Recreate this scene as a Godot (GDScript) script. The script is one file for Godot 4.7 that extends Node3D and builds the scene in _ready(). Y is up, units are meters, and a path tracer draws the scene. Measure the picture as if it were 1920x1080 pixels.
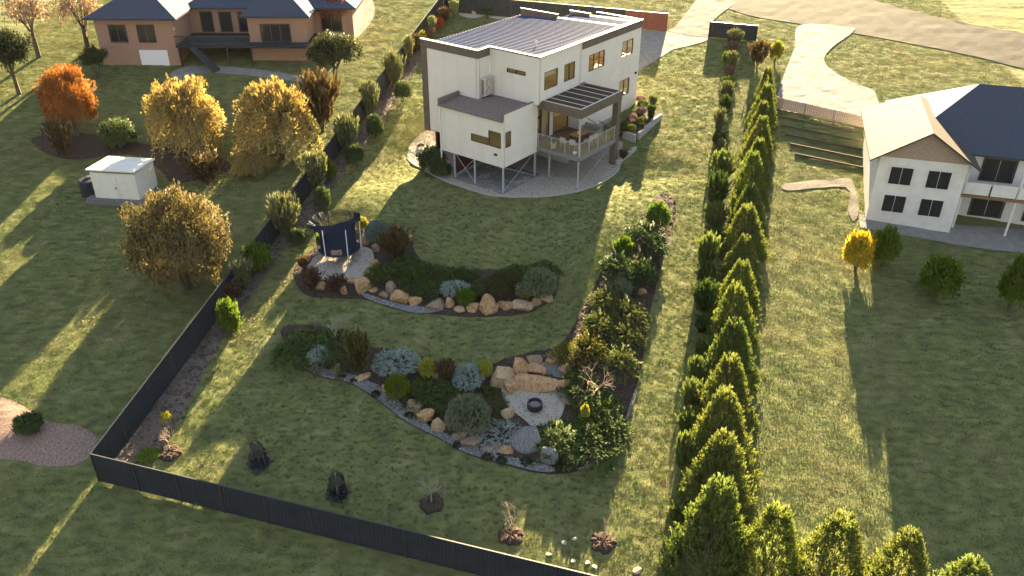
extends Node3D
# A sloping house lot seen from a drone: raised two-storey house, two rock-garden beds, dark metal fences, hedges, neighbours.

# y is up, metres. The level pad under the house front is y = 0; the ground rises away from the camera.
const SLOPE := 0.174
const ORIGIN := Vector3(-0.663, 2.04, -57.4)   # corner of the raised front room, at its floor
const YAW := 0.651
var taken := {}
var M := {}
var F := {}
var axis_a := Vector3(sin(YAW), 0, -cos(YAW))
var axis_b := Vector3(-cos(YAW), 0, -sin(YAW))
var bumps := FastNoiseLite.new()
var tint := FastNoiseLite.new()
var rng := RandomNumberGenerator.new()
const TRACKS := [[Vector2(11.2, -62.8), Vector2(12.8, -63.5)], [Vector2(12.8, -63.5), Vector2(14.6, -64.3)], [Vector2(14.6, -64.3), Vector2(16.2, -64.9)], [Vector2(-11.8, -64.5), Vector2(-10.5, -63.9)], [Vector2(-10.5, -63.9), Vector2(-9.2, -63.1)]]
const BED1 := [Vector2(-14.45, -48.82), Vector2(-13.98, -47.21), Vector2(-12.95, -46.12), Vector2(-10.87, -45.93), Vector2(-9.15, -45.74), Vector2(-7.37, -44.95), Vector2(-5.33, -44.57), Vector2(-2.65, -44.24), Vector2(0.01, -44.4), Vector2(1.68, -44.82), Vector2(2.69, -45.5), Vector2(2.98, -46.78), Vector2(3.08, -47.86), Vector2(2.43, -48.26), Vector2(1.38, -48.11), Vector2(-0, -48.11), Vector2(-2.11, -48.47), Vector2(-4.08, -48.96), Vector2(-5.92, -49.7), Vector2(-6.66, -50.79), Vector2(-6.9, -51.83), Vector2(-7.38, -52.61), Vector2(-8.26, -53.15), Vector2(-9.69, -54.08), Vector2(-10.64, -54.05), Vector2(-11.7, -53.53), Vector2(-12.99, -52.29), Vector2(-13.65, -50.8), Vector2(-14.26, -49.66)]
const BED2 := [Vector2(-14.04, -42.76), Vector2(-13.9, -43.32), Vector2(-13.12, -43.52), Vector2(-11.62, -43.38), Vector2(-9.48, -42.19), Vector2(-8.27, -41.57), Vector2(-6.82, -41.4), Vector2(-5.34, -40.79), Vector2(-4.04, -40.28), Vector2(-2.78, -39.99), Vector2(-1.54, -40.03), Vector2(-0.3, -40.68), Vector2(1.28, -41.26), Vector2(2.4, -41.58), Vector2(3.24, -42.4), Vector2(4.04, -44.04), Vector2(4.83, -46.01), Vector2(5.79, -48.27), Vector2(6.69, -50.62), Vector2(8.17, -52.6), Vector2(9.5, -55.04), Vector2(10.54, -57.16), Vector2(11.29, -57.71), Vector2(11.9, -57.23), Vector2(11.9, -55.58), Vector2(11.03, -52.74), Vector2(10.11, -49.8), Vector2(9.19, -46.55), Vector2(8.44, -44.06), Vector2(7.88, -41.3), Vector2(7.05, -38.34), Vector2(6.3, -36.01), Vector2(5.71, -34.48), Vector2(4.78, -33.43), Vector2(3.62, -32.75), Vector2(2.23, -32.48), Vector2(0.86, -32.67), Vector2(-0.8, -33.2), Vector2(-2.5, -33.81), Vector2(-3.97, -34.79), Vector2(-5.79, -35.88), Vector2(-7.77, -37.67), Vector2(-9.43, -38.74), Vector2(-11.03, -39.15), Vector2(-12.45, -40.11), Vector2(-13.34, -41.41)]
const TRAMP := [Vector2(-13.53, -48.28), Vector2(-13.36, -49.83), Vector2(-12.69, -50.52), Vector2(-11.72, -51.28), Vector2(-9.77, -50.94), Vector2(-9.25, -49.68), Vector2(-9.3, -48.96), Vector2(-9.65, -48.41), Vector2(-9.75, -47.65), Vector2(-11.12, -47.49), Vector2(-12.54, -47.64)]
const FIRE := [Vector2(-0.59, -38.63), Vector2(0.17, -39), Vector2(1.54, -38.51), Vector2(2.91, -38.64), Vector2(3.08, -37.72), Vector2(2.56, -35.92), Vector2(1.19, -35.54), Vector2(0.76, -35.91), Vector2(0.03, -36.66), Vector2(-0.42, -37.43)]
const PEB1 := [Vector2(-9.57, -46.35), Vector2(-7.42, -45.45), Vector2(-5.37, -45.06), Vector2(-4.34, -44.77), Vector2(-5.65, -44.47), Vector2(-7.37, -44.95), Vector2(-9.15, -45.74)]
const PEB2 := [Vector2(-13.06, -40.84), Vector2(-11.16, -39.9), Vector2(-9.21, -39.28), Vector2(-7.24, -38.27), Vector2(-5.56, -36.52), Vector2(-3.71, -35.15), Vector2(-2.24, -34.34), Vector2(-0.81, -33.65), Vector2(0.73, -33.31), Vector2(2.24, -32.81), Vector2(1.68, -32.54), Vector2(-0.8, -33.2), Vector2(-2.5, -33.81), Vector2(-3.97, -34.79), Vector2(-5.79, -35.88), Vector2(-7.77, -37.67), Vector2(-9.43, -38.74), Vector2(-11.03, -39.15), Vector2(-12.45, -40.11)]
const PEB3 := [Vector2(1.58, -40.26), Vector2(2.83, -40.27), Vector2(3.17, -39.55), Vector2(2.78, -39.13), Vector2(2.02, -39.34), Vector2(1.41, -39.54)]
const PEB4 := [Vector2(3.49, -32.82), Vector2(4.78, -33.5), Vector2(5.92, -35.09), Vector2(6.46, -36.77), Vector2(6.97, -38.14), Vector2(6.98, -37.74), Vector2(6.28, -35.82), Vector2(5.71, -34.45), Vector2(4.77, -33.36), Vector2(3.62, -32.69)]
const PAVE := [Vector2(-8.38, -63.46), Vector2(-8.47, -64.95), Vector2(-8.08, -66.35), Vector2(-7.22, -67.77), Vector2(-5.53, -69.24), Vector2(1.3, -67.39), Vector2(8.24, -65.59), Vector2(8.82, -64.31), Vector2(8.59, -62.69), Vector2(8.08, -61.22), Vector2(6.66, -59.3), Vector2(5.15, -58), Vector2(3.52, -57.22), Vector2(1.54, -56.82), Vector2(-0.42, -56.81), Vector2(-2, -57.26), Vector2(-3.64, -58.41), Vector2(-5.35, -59.89), Vector2(-6.95, -61.76)]
const LBED := [Vector2(-20.8, -33.32), Vector2(-20.07, -36.64), Vector2(-19.41, -39.94), Vector2(-18.22, -43.35), Vector2(-17.15, -47.99), Vector2(-15.84, -53.5), Vector2(-14.54, -58.9), Vector2(-13.06, -65.23), Vector2(-11.39, -73.07), Vector2(-9.56, -81.27), Vector2(-8.7, -84.6), Vector2(-7.82, -83.4), Vector2(-8.55, -79.69), Vector2(-9.32, -76.12), Vector2(-10.17, -71.35), Vector2(-11.39, -66.42), Vector2(-12.84, -61.42), Vector2(-13.93, -55.89), Vector2(-14.92, -53.01), Vector2(-16.12, -48.37), Vector2(-17.06, -43.78), Vector2(-17.62, -41.03), Vector2(-18.16, -35.89), Vector2(-18.65, -33.39), Vector2(-19.3, -32.85)]
const DRIVE := [Vector2(12.24, -86.27), Vector2(13.6, -86.41), Vector2(15.43, -86.05), Vector2(17.49, -85.57), Vector2(19.44, -84.84), Vector2(19.23, -84.23), Vector2(18.78, -83.74), Vector2(17.05, -82.77), Vector2(15.49, -82.06), Vector2(13.66, -79.87), Vector2(11.56, -77.34), Vector2(10.12, -75.76), Vector2(9.44, -78.95)]
const DRIVE2 := [Vector2(15.75, -86.05), Vector2(16.58, -87.33), Vector2(17.4, -89.17), Vector2(19.24, -93.03), Vector2(20.94, -96.26), Vector2(24.48, -94.96), Vector2(21.57, -90.28), Vector2(20.22, -88.01), Vector2(19.44, -84.84)]
const ROAD := [Vector2(7.12, -100.24), Vector2(17.14, -98.36), Vector2(19.67, -95.65), Vector2(24.36, -90.31), Vector2(30.8, -87.46), Vector2(42.17, -81.93), Vector2(50.59, -77.12), Vector2(53.98, -83.92), Vector2(45.92, -88.63), Vector2(38.94, -94.08), Vector2(35.28, -97.31), Vector2(28.05, -101.79), Vector2(15.09, -106)]
const NDRIVE := [Vector2(29.24, -87.7), Vector2(33.99, -87.23), Vector2(34.22, -86.22), Vector2(31.01, -82.54), Vector2(29.42, -79.66), Vector2(29.88, -76.96), Vector2(31.2, -74.9), Vector2(32.15, -73.41), Vector2(30.99, -67.84), Vector2(30.03, -66.97), Vector2(26.99, -68.7), Vector2(22.69, -70.48), Vector2(23.02, -71.89), Vector2(24.96, -76.92), Vector2(27.37, -82.51)]
const LPATH := [Vector2(-31.35, -76.47), Vector2(-30.54, -77.86), Vector2(-27.91, -78.2), Vector2(-24.29, -77.59), Vector2(-18.8, -76.04), Vector2(-18.45, -74.92), Vector2(-23.95, -76.21), Vector2(-27.5, -76.71), Vector2(-29.36, -76.38), Vector2(-30.23, -75.23)]
const LDRIVE := [Vector2(-17.24, -95.3), Vector2(-15.79, -95.31), Vector2(-14.53, -91.32), Vector2(-14.68, -87.06), Vector2(-15.58, -83.93), Vector2(-16.16, -84.29), Vector2(-15.75, -87.69), Vector2(-15.66, -91.03)]
const LBED2 := [Vector2(-39.09, -65.21), Vector2(-35.53, -66.07), Vector2(-29.72, -64.46), Vector2(-23.7, -62.9), Vector2(-21.84, -60.62), Vector2(-25.38, -58.77), Vector2(-27.18, -60.58), Vector2(-30.45, -62.85), Vector2(-33.93, -62.05), Vector2(-36.76, -62.81)]
const LBED3 := [Vector2(-29.2, -37.37), Vector2(-27.62, -37.18), Vector2(-25.28, -35.86), Vector2(-23.39, -35.5), Vector2(-21.97, -34.42), Vector2(-22.41, -33.04), Vector2(-24, -32.86), Vector2(-25.53, -33.19), Vector2(-27.44, -33.7)]
const RPATH := [Vector2(20.77, -59.08), Vector2(25.24, -59.83), Vector2(25.83, -59.11), Vector2(25.16, -55.68), Vector2(24.37, -54.38), Vector2(24.38, -55.67), Vector2(25.08, -58.61), Vector2(20.75, -58.16)]
const FENCE_ROW := [
	["olive", -10.56, -74.2, 0.88, 0.88, 2.51],
	["olive", -11.94, -68.47, 0.83, 0.83, 2.42],
	["olive", -13.16, -63.35, 0.99, 0.99, 2.35],
	["olive", -14.48, -57.73, 1.06, 1.06, 2.35],
	["olive", -15.63, -52.23, 1.01, 1.01, 2.45],
	["lime", -13.81, -59.3, 0.56, 0.56, 1.63, "bright green shrub tucked behind a grey-green one along the long dark fence"],
	["lime", -16.73, -48.6, 1.05, 1.05, 2.05, "broad bright green shrub beside the smallest grey-green shrub of the fence row"],
	["olive", -17.16, -46.75, 0.7, 0.7, 1.66, "smallest grey-green shrub of the row along the long dark fence"],
	["lime", -16.99, -42.68, 0.85, 0.85, 2.39, "bright green shrub ending the planted row along the long dark fence"],
	["dry", -17.7, -45.62, 0.74, 0.74, 1.16, "brown dried grass clump between two shrubs by the dark fence"],
	["evergreen", -9.55, -71.74, 0.6, 0.6, 1.8],  # dark undergrowth added here, partly in place of the shade under olive shrubs
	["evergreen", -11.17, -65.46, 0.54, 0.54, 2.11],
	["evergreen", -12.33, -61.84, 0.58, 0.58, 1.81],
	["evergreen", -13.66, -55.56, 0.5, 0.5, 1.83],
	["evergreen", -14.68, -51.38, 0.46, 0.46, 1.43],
	["olive", -9.63, -78.64, 0.52, 0.52, 2.03],
	["bronze", -9.2, -81.1, 0.56, 0.56, 1.44],
	["yellow", -8.83, -82.49, 0.59, 0.59, 1.46, "bright yellow-green bush by the fence near the grey roof corner"],
	["pinkish", -8.15, -83.92, 0.52, 0.52, 0.99, "dusty pink low bush between the yellow and red bushes"],
	["pale", -8.05, -85.14, 0.45, 0.45, 1.45, "narrow pale green bush in front of the red bush"],
	["red", -7.56, -86.41, 0.67, 0.67, 1.28, "red-leaved bush in the corner bed by the dark fence"],
	["bronze", -7, -87.68, 0.57, 0.57, 1.31, "brownish bush behind the red bush"],
	["pale", -6.07, -88.99, 0.55, 0.55, 1.55, "tall pale cream-green bush behind the brownish bush"],
	["evergreen", -5.28, -90.88, 0.5, 0.5, 1.58, "dark green bush at the gravel circle in the back corner"],
	["evergreen", -2.43, -90.12, 0.66, 0.66, 0.86, "low dark bush beside the gravel circle and path"],
	["evergreen", -0.67, -91.76, 0.67, 0.67, 1.58, "dark rounded shrub against the back fence"],
	["lime", -7.78, -80.71, 0.69, 0.69, 0.64, "low green plant at the corner bed edge"]]
const HEDGE := [
	["olive", 21.46, -82.53, 0.7, 0.7, 1.34],
	["pinkish", 21.03, -81.16, 0.71, 0.71, 0.88],
	["lime", 19.88, -78.65, 0.42, 0.42, 1.32],
	["lime", 21.28, -80.42, 0.33, 0.33, 0.71],
	["olive", 20.24, -77.81, 0.59, 0.59, 1.34],
	["pinkish", 19.78, -76.33, 0.54, 0.54, 0.81],
	["lime", 19.23, -74.4, 0.64, 0.64, 1.03],
	["olive", 18.51, -71.57, 0.62, 0.62, 1.5],
	["green", 17.97, -69.16, 0.45, 0.45, 1.49],
	["olive", 16.83, -66.05, 0.52, 0.52, 1.8],
	["evergreen", 16.6, -64.71, 0.45, 0.45, 1.14],
	["olive", 16.48, -63.09, 0.36, 0.36, 1.05],
	["wispy", 15.5, -58.42, 0.99, 0.99, 2.3],
	["green", 14.67, -55.55, 0.82, 0.82, 2.27],
	["wispy", 14.21, -53.08, 0.8, 0.8, 1.73],
	["green", 13.67, -51.08, 0.65, 0.65, 1.35],
	["wispy", 12.74, -48.73, 0.7, 0.7, 2.2],
	["green", 12.44, -46.66, 0.68, 0.68, 1.71],
	["green", 11.85, -44.43, 0.74, 0.74, 1.99],
	["green", 11.61, -42.73, 0.63, 0.63, 1.08],
	["wispy", 11.03, -40.45, 0.59, 0.59, 1.36],
	["wispy", 10.33, -38.55, 0.54, 0.54, 1.63],
	["wispy", 9.87, -36.58, 0.6, 0.6, 1.75],
	["wispy", 9.41, -34.81, 0.57, 0.57, 1.49],
	["wispy", 8.76, -32.73, 0.52, 0.52, 1.95],
	["wispy", 8.51, -30.88, 0.42, 0.42, 1.17],
	["wispy", 7.94, -29.08, 0.46, 0.46, 1.5],
	["green", 7.59, -27.36, 0.36, 0.36, 1.1]]
const UPPER_BED := [
	["dome", -9.22, -51.86, 0.95, 0.95, 1.44, "smooth clipped teal dome shrub beside the trampoline"],
	["bronze", -7.79, -49.83, 0.94, 0.94, 1.84, "bronze-brown upright shrub below the teal dome"],
	["lime", -7.61, -51.75, 0.55, 0.55, 0.71, "lime green tuft behind the bronze upright shrub"],
	["juniper", -8.62, -47.83, 0.85, 1.1, 0.75],
	["juniper", -7.14, -48.71, 0.79, 1.06, 0.75],
	["juniper", -6.53, -47.12, 0.78, 1.16, 0.75],
	["juniper", -5.41, -47.98, 1.05, 0.94, 0.75],
	["juniper", -5.26, -46.3, 0.66, 0.77, 0.75],
	["juniper", -3.55, -47.8, 1.04, 0.71, 0.75],
	["silver", -3.57, -46.23, 1.12, 0.74, 0.95, "silver-blue trailing shrub behind a lime green one in the upper bed"],
	["lime", -2.9, -45.39, 0.79, 0.79, 1.1, "lime green round shrub among the boulders of the upper bed"],
	["evergreen", -2.04, -46.34, 0.54, 0.54, 1.09, "small dark shrub beside the brown-green ball"],
	["brownball", -0.74, -46.09, 0.88, 0.88, 1.76, "dense brown-green ball shrub in the upper bed"],
	["juniper", 0.24, -47.2, 0.86, 0.95, 0.75],
	["juniper", 1.89, -46.85, 1.04, 1.06, 0.75],
	["greyball", 1.74, -45.67, 1.1, 1.1, 1.94, "large grey-green rounded shrub at the end of the upper bed"],
	["pale", 0.81, -45.63, 0.61, 0.61, 0.88, "small pale green shrub in front of the large grey-green ball"],
	["yellow", -10.57, -53.23, 0.52, 0.52, 0.86, "yellow-green plant behind the trampoline"],
	["lime", -12.97, -51.02, 0.4, 0.4, 1.15, "green plant at the far side of the trampoline gravel"],
	["dry", -12.87, -46.76, 0.62, 0.62, 1.14, "dry brown groundcover at the rounded end of the upper bed"],
	["dry", -11.23, -46.53, 0.72, 0.72, 0.91, "dry brown groundcover below the trampoline gravel"],
	["bronze", -13.85, -48.89, 0.42, 0.42, 0.71, "small bronze plant beside the trampoline gravel"]]
const LOWER_BED := [
	["juniper", -12.45, -41.13, 1.17, 1.78, 0.75],
	["juniper", -10.57, -41.06, 1.39, 1.77, 0.75],
	["silver", -11.29, -40.27, 0.7, 0.94, 0.95, "narrow silver-blue shrub at the tapering end of the lower bed"],
	["bronzegreen", -8.65, -39.13, 0.76, 0.76, 2.38, "olive-bronze upright shrub beside the widest silver-blue shrub"],
	["silver", -6.67, -39.82, 1.47, 1.21, 0.95, "widest silver-blue mound shrub of the lower bed"],
	["limedome", -6.39, -37.56, 0.74, 0.74, 1.57, "dense lime-yellow dome shrub at the lower bed edge"],
	["gold", -4.82, -39.03, 0.61, 0.61, 1.4, "yellow variegated shrub between a silver mound and a brown shrub"],
	["bronze", -3.66, -38.7, 0.56, 0.56, 1.34, "rusty brown upright shrub between the yellow and silver shrubs"],
	["silver", -2.5, -38.72, 0.91, 1.16, 0.95, "silver-blue mound shrub between the brown shrub and a yellow one"],
	["gold", -1.54, -39.19, 0.52, 0.52, 1.13, "yellow variegated shrub near the pale wedge boulder"],
	["juniper", -4.91, -37.7, 0.81, 1.28, 0.75],
	["juniper", -3.63, -37.38, 0.8, 1.2, 0.75],
	["fringe", -1.37, -37.13, 1.04, 1.56, 0.6, "dark green arching groundcover beside the fire pit gravel"],
	["greyball", -2.31, -35.3, 1.2, 1.2, 2.11, "large grey-green fine-leaved ball shrub in the lower bed"],
	["silverwild", -0.63, -34.85, 1.45, 1.26, 0.6, "sprawling wiry silver-blue shrub beside the grey boulder"],
	["juniper", 3.92, -37.99, 0.96, 1.46, 0.75],
	["juniper", 5.09, -36.47, 1.02, 1.52, 0.75],
	["juniper", 2.63, -34.43, 1.13, 1.36, 0.75],
	["juniper", 4.16, -34.06, 1.32, 1.48, 0.75],
	["juniper", 4.8, -35.23, 1.19, 1.32, 0.75],
	["gold", 3.96, -35.85, 0.29, 0.29, 1.25, "small yellow shrub amid the dark green junipers"],
	["lime", 5.24, -36.57, 0.35, 0.35, 0.8, "lime sprig amid the dark green junipers"],
	["tuft", -7.65, -37.8, 0.3, 0.28, 0.3],
	["tuft", -5.57, -36.26, 0.34, 0.27, 0.3],
	["tuft", -4.4, -35.63, 0.26, 0.22, 0.3],
	["tuft", -2.88, -34.25, 0.31, 0.27, 0.3],
	["tuft", -1.25, -33.48, 0.33, 0.33, 0.3],
	["tuft", -0.49, -33.24, 0.31, 0.36, 0.3],
	["tuft", 0.78, -33.21, 0.36, 0.4, 0.3],
	["tuft", 2.57, -32.88, 0.44, 0.39, 0.3],
	["tuft", -9.78, -39.12, 0.31, 0.25, 0.3],
	["tuft", -9.01, -38.76, 0.26, 0.19, 0.3]]
const SIDE_BED := [
	["brightgreen", 10.24, -53.44, 0.95, 0.95, 1.86, "bright green rounded shrub at the pointed tip of the long side bed"],
	["darkgreen", 9.12, -50.86, 1.07, 2, 1.5],
	["lime", 7.44, -49.85, 0.82, 0.82, 1.73, "yellow-green shrub behind a dark one in the long side bed"],
	["darkgreen", 7.02, -47.82, 1.02, 1.56, 1.5],
	["darkgreen", 8.46, -47.4, 0.74, 0.97, 1.5],
	["greyball", 6.85, -46.18, 0.81, 0.81, 1.25, "small grey-green shrub in the long side bed"],
	["feather", 5.84, -45.04, 1.03, 1.27, 1.3],
	["feather", 7.22, -43.85, 1.05, 1.54, 1.3],
	["feather", 5.25, -42.78, 0.95, 1.35, 1.3],
	["feather", 6.87, -41.87, 1.03, 1.31, 1.3],
	["golden", 3.2, -40.28, 0.92, 0.95, 1.35],
	["golden", 4.57, -40.94, 1.02, 1.25, 1.35],
	["feather", 6.27, -39.79, 1.08, 1.35, 1.3]]
const YOUNG := [
	["groundlime", -18.99, -33.56, 0.64, 0.74, 0.25, "bright lime groundcover patch in the fence corner"]]
const ROCKS1 := [
	["r", -12.34, -46.88, 0.31, 0.25, 0.52],
	["r", -10.87, -46.52, 0.27, 0.22, 0.66],
	["r", -9.73, -46.85, 0.53, 0.43, 0.86],
	["r", -10.46, -47.59, 0.31, 0.25, 0.28],
	["r", -8.9, -46.64, 0.26, 0.2, 0.21],
	["r", -8.18, -46.13, 0.29, 0.23, 0.39],
	["r", -7.72, -46.53, 0.41, 0.33, 0.98],
	["r", -7.1, -45.79, 0.51, 0.41, 0.81],
	["r", -6.14, -45.57, 0.4, 0.32, 0.54],
	["r", -4.8, -45.24, 0.57, 0.43, 0.47],
	["r", -3.94, -45.3, 0.25, 0.2, 0.6],
	["r", -3.24, -44.93, 0.33, 0.26, 0.29],
	["r", -2.47, -44.94, 0.4, 0.32, 0.59],
	["r", -1.6, -45, 0.6, 0.48, 1.11],
	["r", -1.16, -44.78, 0.43, 0.35, 0.46],
	["r", -0.43, -45.13, 0.44, 0.35, 0.4],
	["r", 0.57, -45.11, 0.64, 0.5, 0.55],
	["r", 1.51, -45.27, 0.34, 0.27, 0.34],
	["r", 2.23, -45.38, 0.45, 0.29, 0.31],
	["r", -13.37, -48.62, 0.26, 0.21, 0.56],
	["r", -12.86, -50.59, 0.25, 0.2, 0.49],
	["r", -10.18, -51.67, 0.33, 0.26, 0.65],
	["r", -9.25, -50.85, 0.31, 0.25, 0.6],
	["r", -9.13, -49.2, 0.28, 0.23, 0.6],
	["r", -9.33, -47.92, 0.26, 0.21, 0.63],
	["r", -7.11, -51.86, 0.22, 0.18, 0.42]]
const ROCKS2 := [
	["r", -7.15, -38.14, 0.18, 0.14, 0.43],
	["r", -10.1, -39.48, 0.28, 0.22, 0.64],
	["r", -8.47, -39.05, 0.44, 0.31, 0.4],
	["r", -5.33, -36.61, 0.37, 0.29, 0.88],
	["r", -4.62, -36.02, 0.44, 0.35, 0.7],
	["r", -3.96, -35.48, 0.33, 0.26, 0.79],
	["r", -3.43, -35.93, 0.26, 0.21, 0.58],
	["r", -2.74, -34.83, 0.37, 0.23, 0.35],
	["r", -2.02, -34.36, 0.52, 0.29, 0.45],
	["r", -1.05, -34, 0.46, 0.27, 0.42],
	["r", -0.25, -33.99, 0.39, 0.24, 0.37],
	["r", -0.22, -36.3, 0.34, 0.27, 0.57],
	["r", -0.51, -38.8, 0.71, 0.57, 1.16],
	["r", 0.45, -39.62, 0.43, 0.34, 1.02],
	["r", 1.28, -40.44, 0.42, 0.32, 0.41],
	["r", 1.41, -39.68, 0.52, 0.41, 0.53],
	["r", 1.5, -38.48, 1.12, 0.57, 0.75],
	["r", -0.05, -38.31, 0.5, 0.4, 0.63],
	["r", 2.33, -40.39, 0.37, 0.3, 0.44],
	["r", 3.08, -39.73, 0.31, 0.25, 0.45],
	["r", 2.86, -38.34, 0.36, 0.29, 0.75],
	["r", 3.16, -37.31, 0.31, 0.23, 0.33],
	["r", 2.06, -33.33, 0.42, 0.33, 0.94],
	["r", 0.89, -34.59, 0.81, 0.65, 1.06],
	["r", -4.39, -38.93, 0.23, 0.18, 0.55],
	["r", 8.3, -46.42, 0.27, 0.22, 0.58],
	["r", 7.21, -48.18, 0.21, 0.17, 0.35],
	["r", 5.8, -36.1, 0.17, 0.14, 0.42]]
const ROCKS3 := [
	["r", -4.14, -90.36, 0.31, 0.24, 0.5],
	["r", -3.39, -90.38, 0.39, 0.31, 0.55]]
const CONIFERS := [
	["cone", 8.9, -26.67, 1.67, 1.67, 6.16],
	["cone", 9.89, -30.1, 1.63, 1.63, 4.93],
	["cone", 10.6, -32.54, 1.51, 1.51, 4.84],
	["cone", 11.44, -35.59, 1.41, 1.41, 4.57],
	["cone", 12.25, -38.6, 1.34, 1.34, 4.24],
	["cone", 13.02, -41.51, 1.28, 1.28, 4.17],
	["cone", 13.87, -44.47, 1.23, 1.23, 3.93],
	["cone", 14.72, -47.46, 1.2, 1.2, 3.77],
	["cone", 15.52, -50.28, 1.17, 1.17, 3.75],
	["cone", 16.33, -53.1, 1.14, 1.14, 3.8],
	["cone", 17.21, -56.12, 1.11, 1.11, 3.69],
	["cone", 18.07, -58.98, 1.07, 1.07, 3.64],
	["cone", 18.96, -61.9, 1.03, 1.03, 3.59],
	["cone", 19.85, -64.71, 0.98, 0.98, 3.52],
	["cone", 20.69, -67.54, 0.95, 0.95, 3.44],
	["cone", 21.55, -70.38, 0.91, 0.91, 3.26]]
const CONIFERS2 := [
	["cone", 11.32, -26.07, 1.44, 1.44, 5.14],
	["cone", 13.86, -25.72, 1.45, 1.45, 4.81],
	["cone", 16.93, -25.14, 1.47, 1.47, 4.52],
	["cone", 19.79, -24.68, 1.48, 1.48, 3.81]]
const RSHRUBS := [
	["goldbush", 22.82, -48.98, 1.23, 1.23, 2.71, "yellow flowering shrub at the corner of the white-walled house"],
	["lime", 24.62, -49.29, 1.06, 1.06, 2.86, "yellow-green shrub beside the yellow one by the white-walled house"],
	["lime", 27.12, -46.23, 1.38, 1.38, 2.93, "green shrub on the shaded lawn below the white-walled house"],
	["lime", 31.16, -44.96, 0.95, 0.95, 4.02, "shrub on the shaded lawn below the balcony"],
	["yellow", 24.66, -79.38, 0.75, 0.75, 1.92, "yellow-green bush at the head of the conifer row"],
	["bronze", 22.82, -78.51, 0.89, 0.89, 1.89, "brownish bush at the head of the conifer row"]]
const LTREES := [
	["orange", -35.53, -65.57, 2.39, 2.39, 6.04, "orange autumn tree on the neighbouring lawn"],
	["willow", -25.43, -62.74, 3.13, 3.13, 6.35, "golden-yellow tree beside the cream shed"],
	["willow", -18.18, -62.38, 3.36, 3.36, 6.46, "broad golden-yellow tree between the brick house and the fence"],
	["roundbush", -20.91, -46.84, 3.41, 3.41, 6.85, "big rounded brown-topped bush on the neighbouring lawn"],
	["darktree", -15.88, -74.43, 2.83, 2.83, 4.6, "dark green tree beside the brick house"],
	["darktree", -43.53, -72.72, 2.26, 2.26, 5.58, "dark green tree at the edge of the neighbouring garden"],
	["bronze", -15.69, -66.54, 1.74, 1.74, 3.95, "brown bush between the golden tree and the fence"],
	["bareleaf", -44.95, -79.95, 2.73, 2.73, 6.47, "pale bare-twigged tree behind the neighbouring garden"],
	["bareleaf", -40.69, -81.1, 2.76, 2.76, 6.54, "pale bare-twigged tree beside the brick house"],
	["blossom", -17.39, -83.99, 1.86, 1.86, 5.01, "pink-leaved tree at the end of the brick house"],
	["darktree", -37.62, -75.56, 1.32, 1.32, 2.89, "dark shrub at the brick house corner"],
	["evergreen", -31.39, -63.85, 1.06, 1.06, 2.35, "dark shrub by the curved garden bed"],
	["bronze", -35.18, -62.26, 1.04, 1.04, 2.31, "small bronze shrub in the curved garden bed"],
	["bronze", -23.01, -58.77, 1.4, 1.4, 1.85, "dry brown shrub behind the cream shed"],
	["evergreen", -25.91, -35.16, 0.64, 0.64, 1.07, "dark shrub in the pale stony bed"],
	["willow", -19.81, -60.39, 1.83, 1.83, 1.68, "low yellow bush under the golden trees"]]
const PLANTER := [
	["boxball", 11.06, -69.78, 0.45, 0.45, 0.7],
	["boxball", 10.21, -68.58, 0.31, 0.31, 0.48],
	["boxball", 10.68, -66.93, 0.4, 0.4, 0.74],
	["boxball", 9.69, -65.73, 0.37, 0.37, 0.74],
	["boxball", 9.13, -65.98, 0.3, 0.3, 0.85],
	["heather", 11.03, -70.89, 0.44, 0.44, 0.56],
	["heather", 10.81, -68.8, 0.49, 0.49, 0.63],
	["heather", 9.97, -67.44, 0.38, 0.38, 0.7],
	["green", 11.48, -67.63, 0.42, 0.42, 1.04, "leafy green shrub at the tip of the raised planter"],
	["pale", 11.91, -69.78, 0.45, 0.45, 0.96, "pale feathery shrub at the back of the raised planter"]]
const PATIO := [
	["evergreen", -6.32, -61.38, 0.83, 0.83, 2.17, "dark green bushy shrub under the corner of the raised house"],
	["evergreen", -5.5, -60.69, 0.62, 0.62, 1.33, "low dark shrub beside the house downpipe"],
	["tuft", -7.54, -65.66, 0.31, 0.21, 0.3, "small green tuft in the gravel beside the house"],
	["dry", 8.72, -62.94, 0.38, 0.38, 0.71, "pale dry plant in the low step planter"]]
const MOUNDS := [Vector2(-3.97, -30.72), Vector2(-0.01, -28.94), Vector2(4.41, -28.55), Vector2(-17.92, -33.74)]
const NETTED := [Vector2(-13.11, -33.08), Vector2(-8.7, -31.2)]
const STONES := [Vector2(1.81, -27.92), Vector2(2.55, -28.55), Vector2(3.07, -28.78), Vector2(2.93, -27.57), Vector2(3.6, -27.51), Vector2(3.89, -27.3), Vector2(5.88, -27.11)]
const TWIGS := [Vector2(-3.97, -30.72), Vector2(-0.01, -28.94), Vector2(4.41, -28.55), Vector2(-18.03, -33.91), Vector2(-10.55, -41.87), Vector2(4.75, -37.61), Vector2(-18.54, -35.34)]
const SPOTS := [Vector2(-11.67, -50.47), Vector2(1.29, -36.67), Vector2(-28.54, -56.33), Vector2(-29.38, -59.83), Vector2(25.27, -54.58), Vector2(30.51, -53.04), Vector2(12.73, -68.86), Vector2(9.86, -64.96), Vector2(8.71, -66.01), Vector2(9.68, -63.51), Vector2(8.46, -63.06)]

# ---------------------------------------------------------------- naming
func numbered(called: String) -> String:
	var n: int = taken.get(called, 0)
	taken[called] = n + 1
	return called if n == 0 else "%s_%03d" % [called, n]

func tag(o: Node, label: String, category: String, group := "") -> void:
	o.set_meta("label", label)
	o.set_meta("category", category)
	if group != "":
		o.set_meta("group", group)

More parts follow.
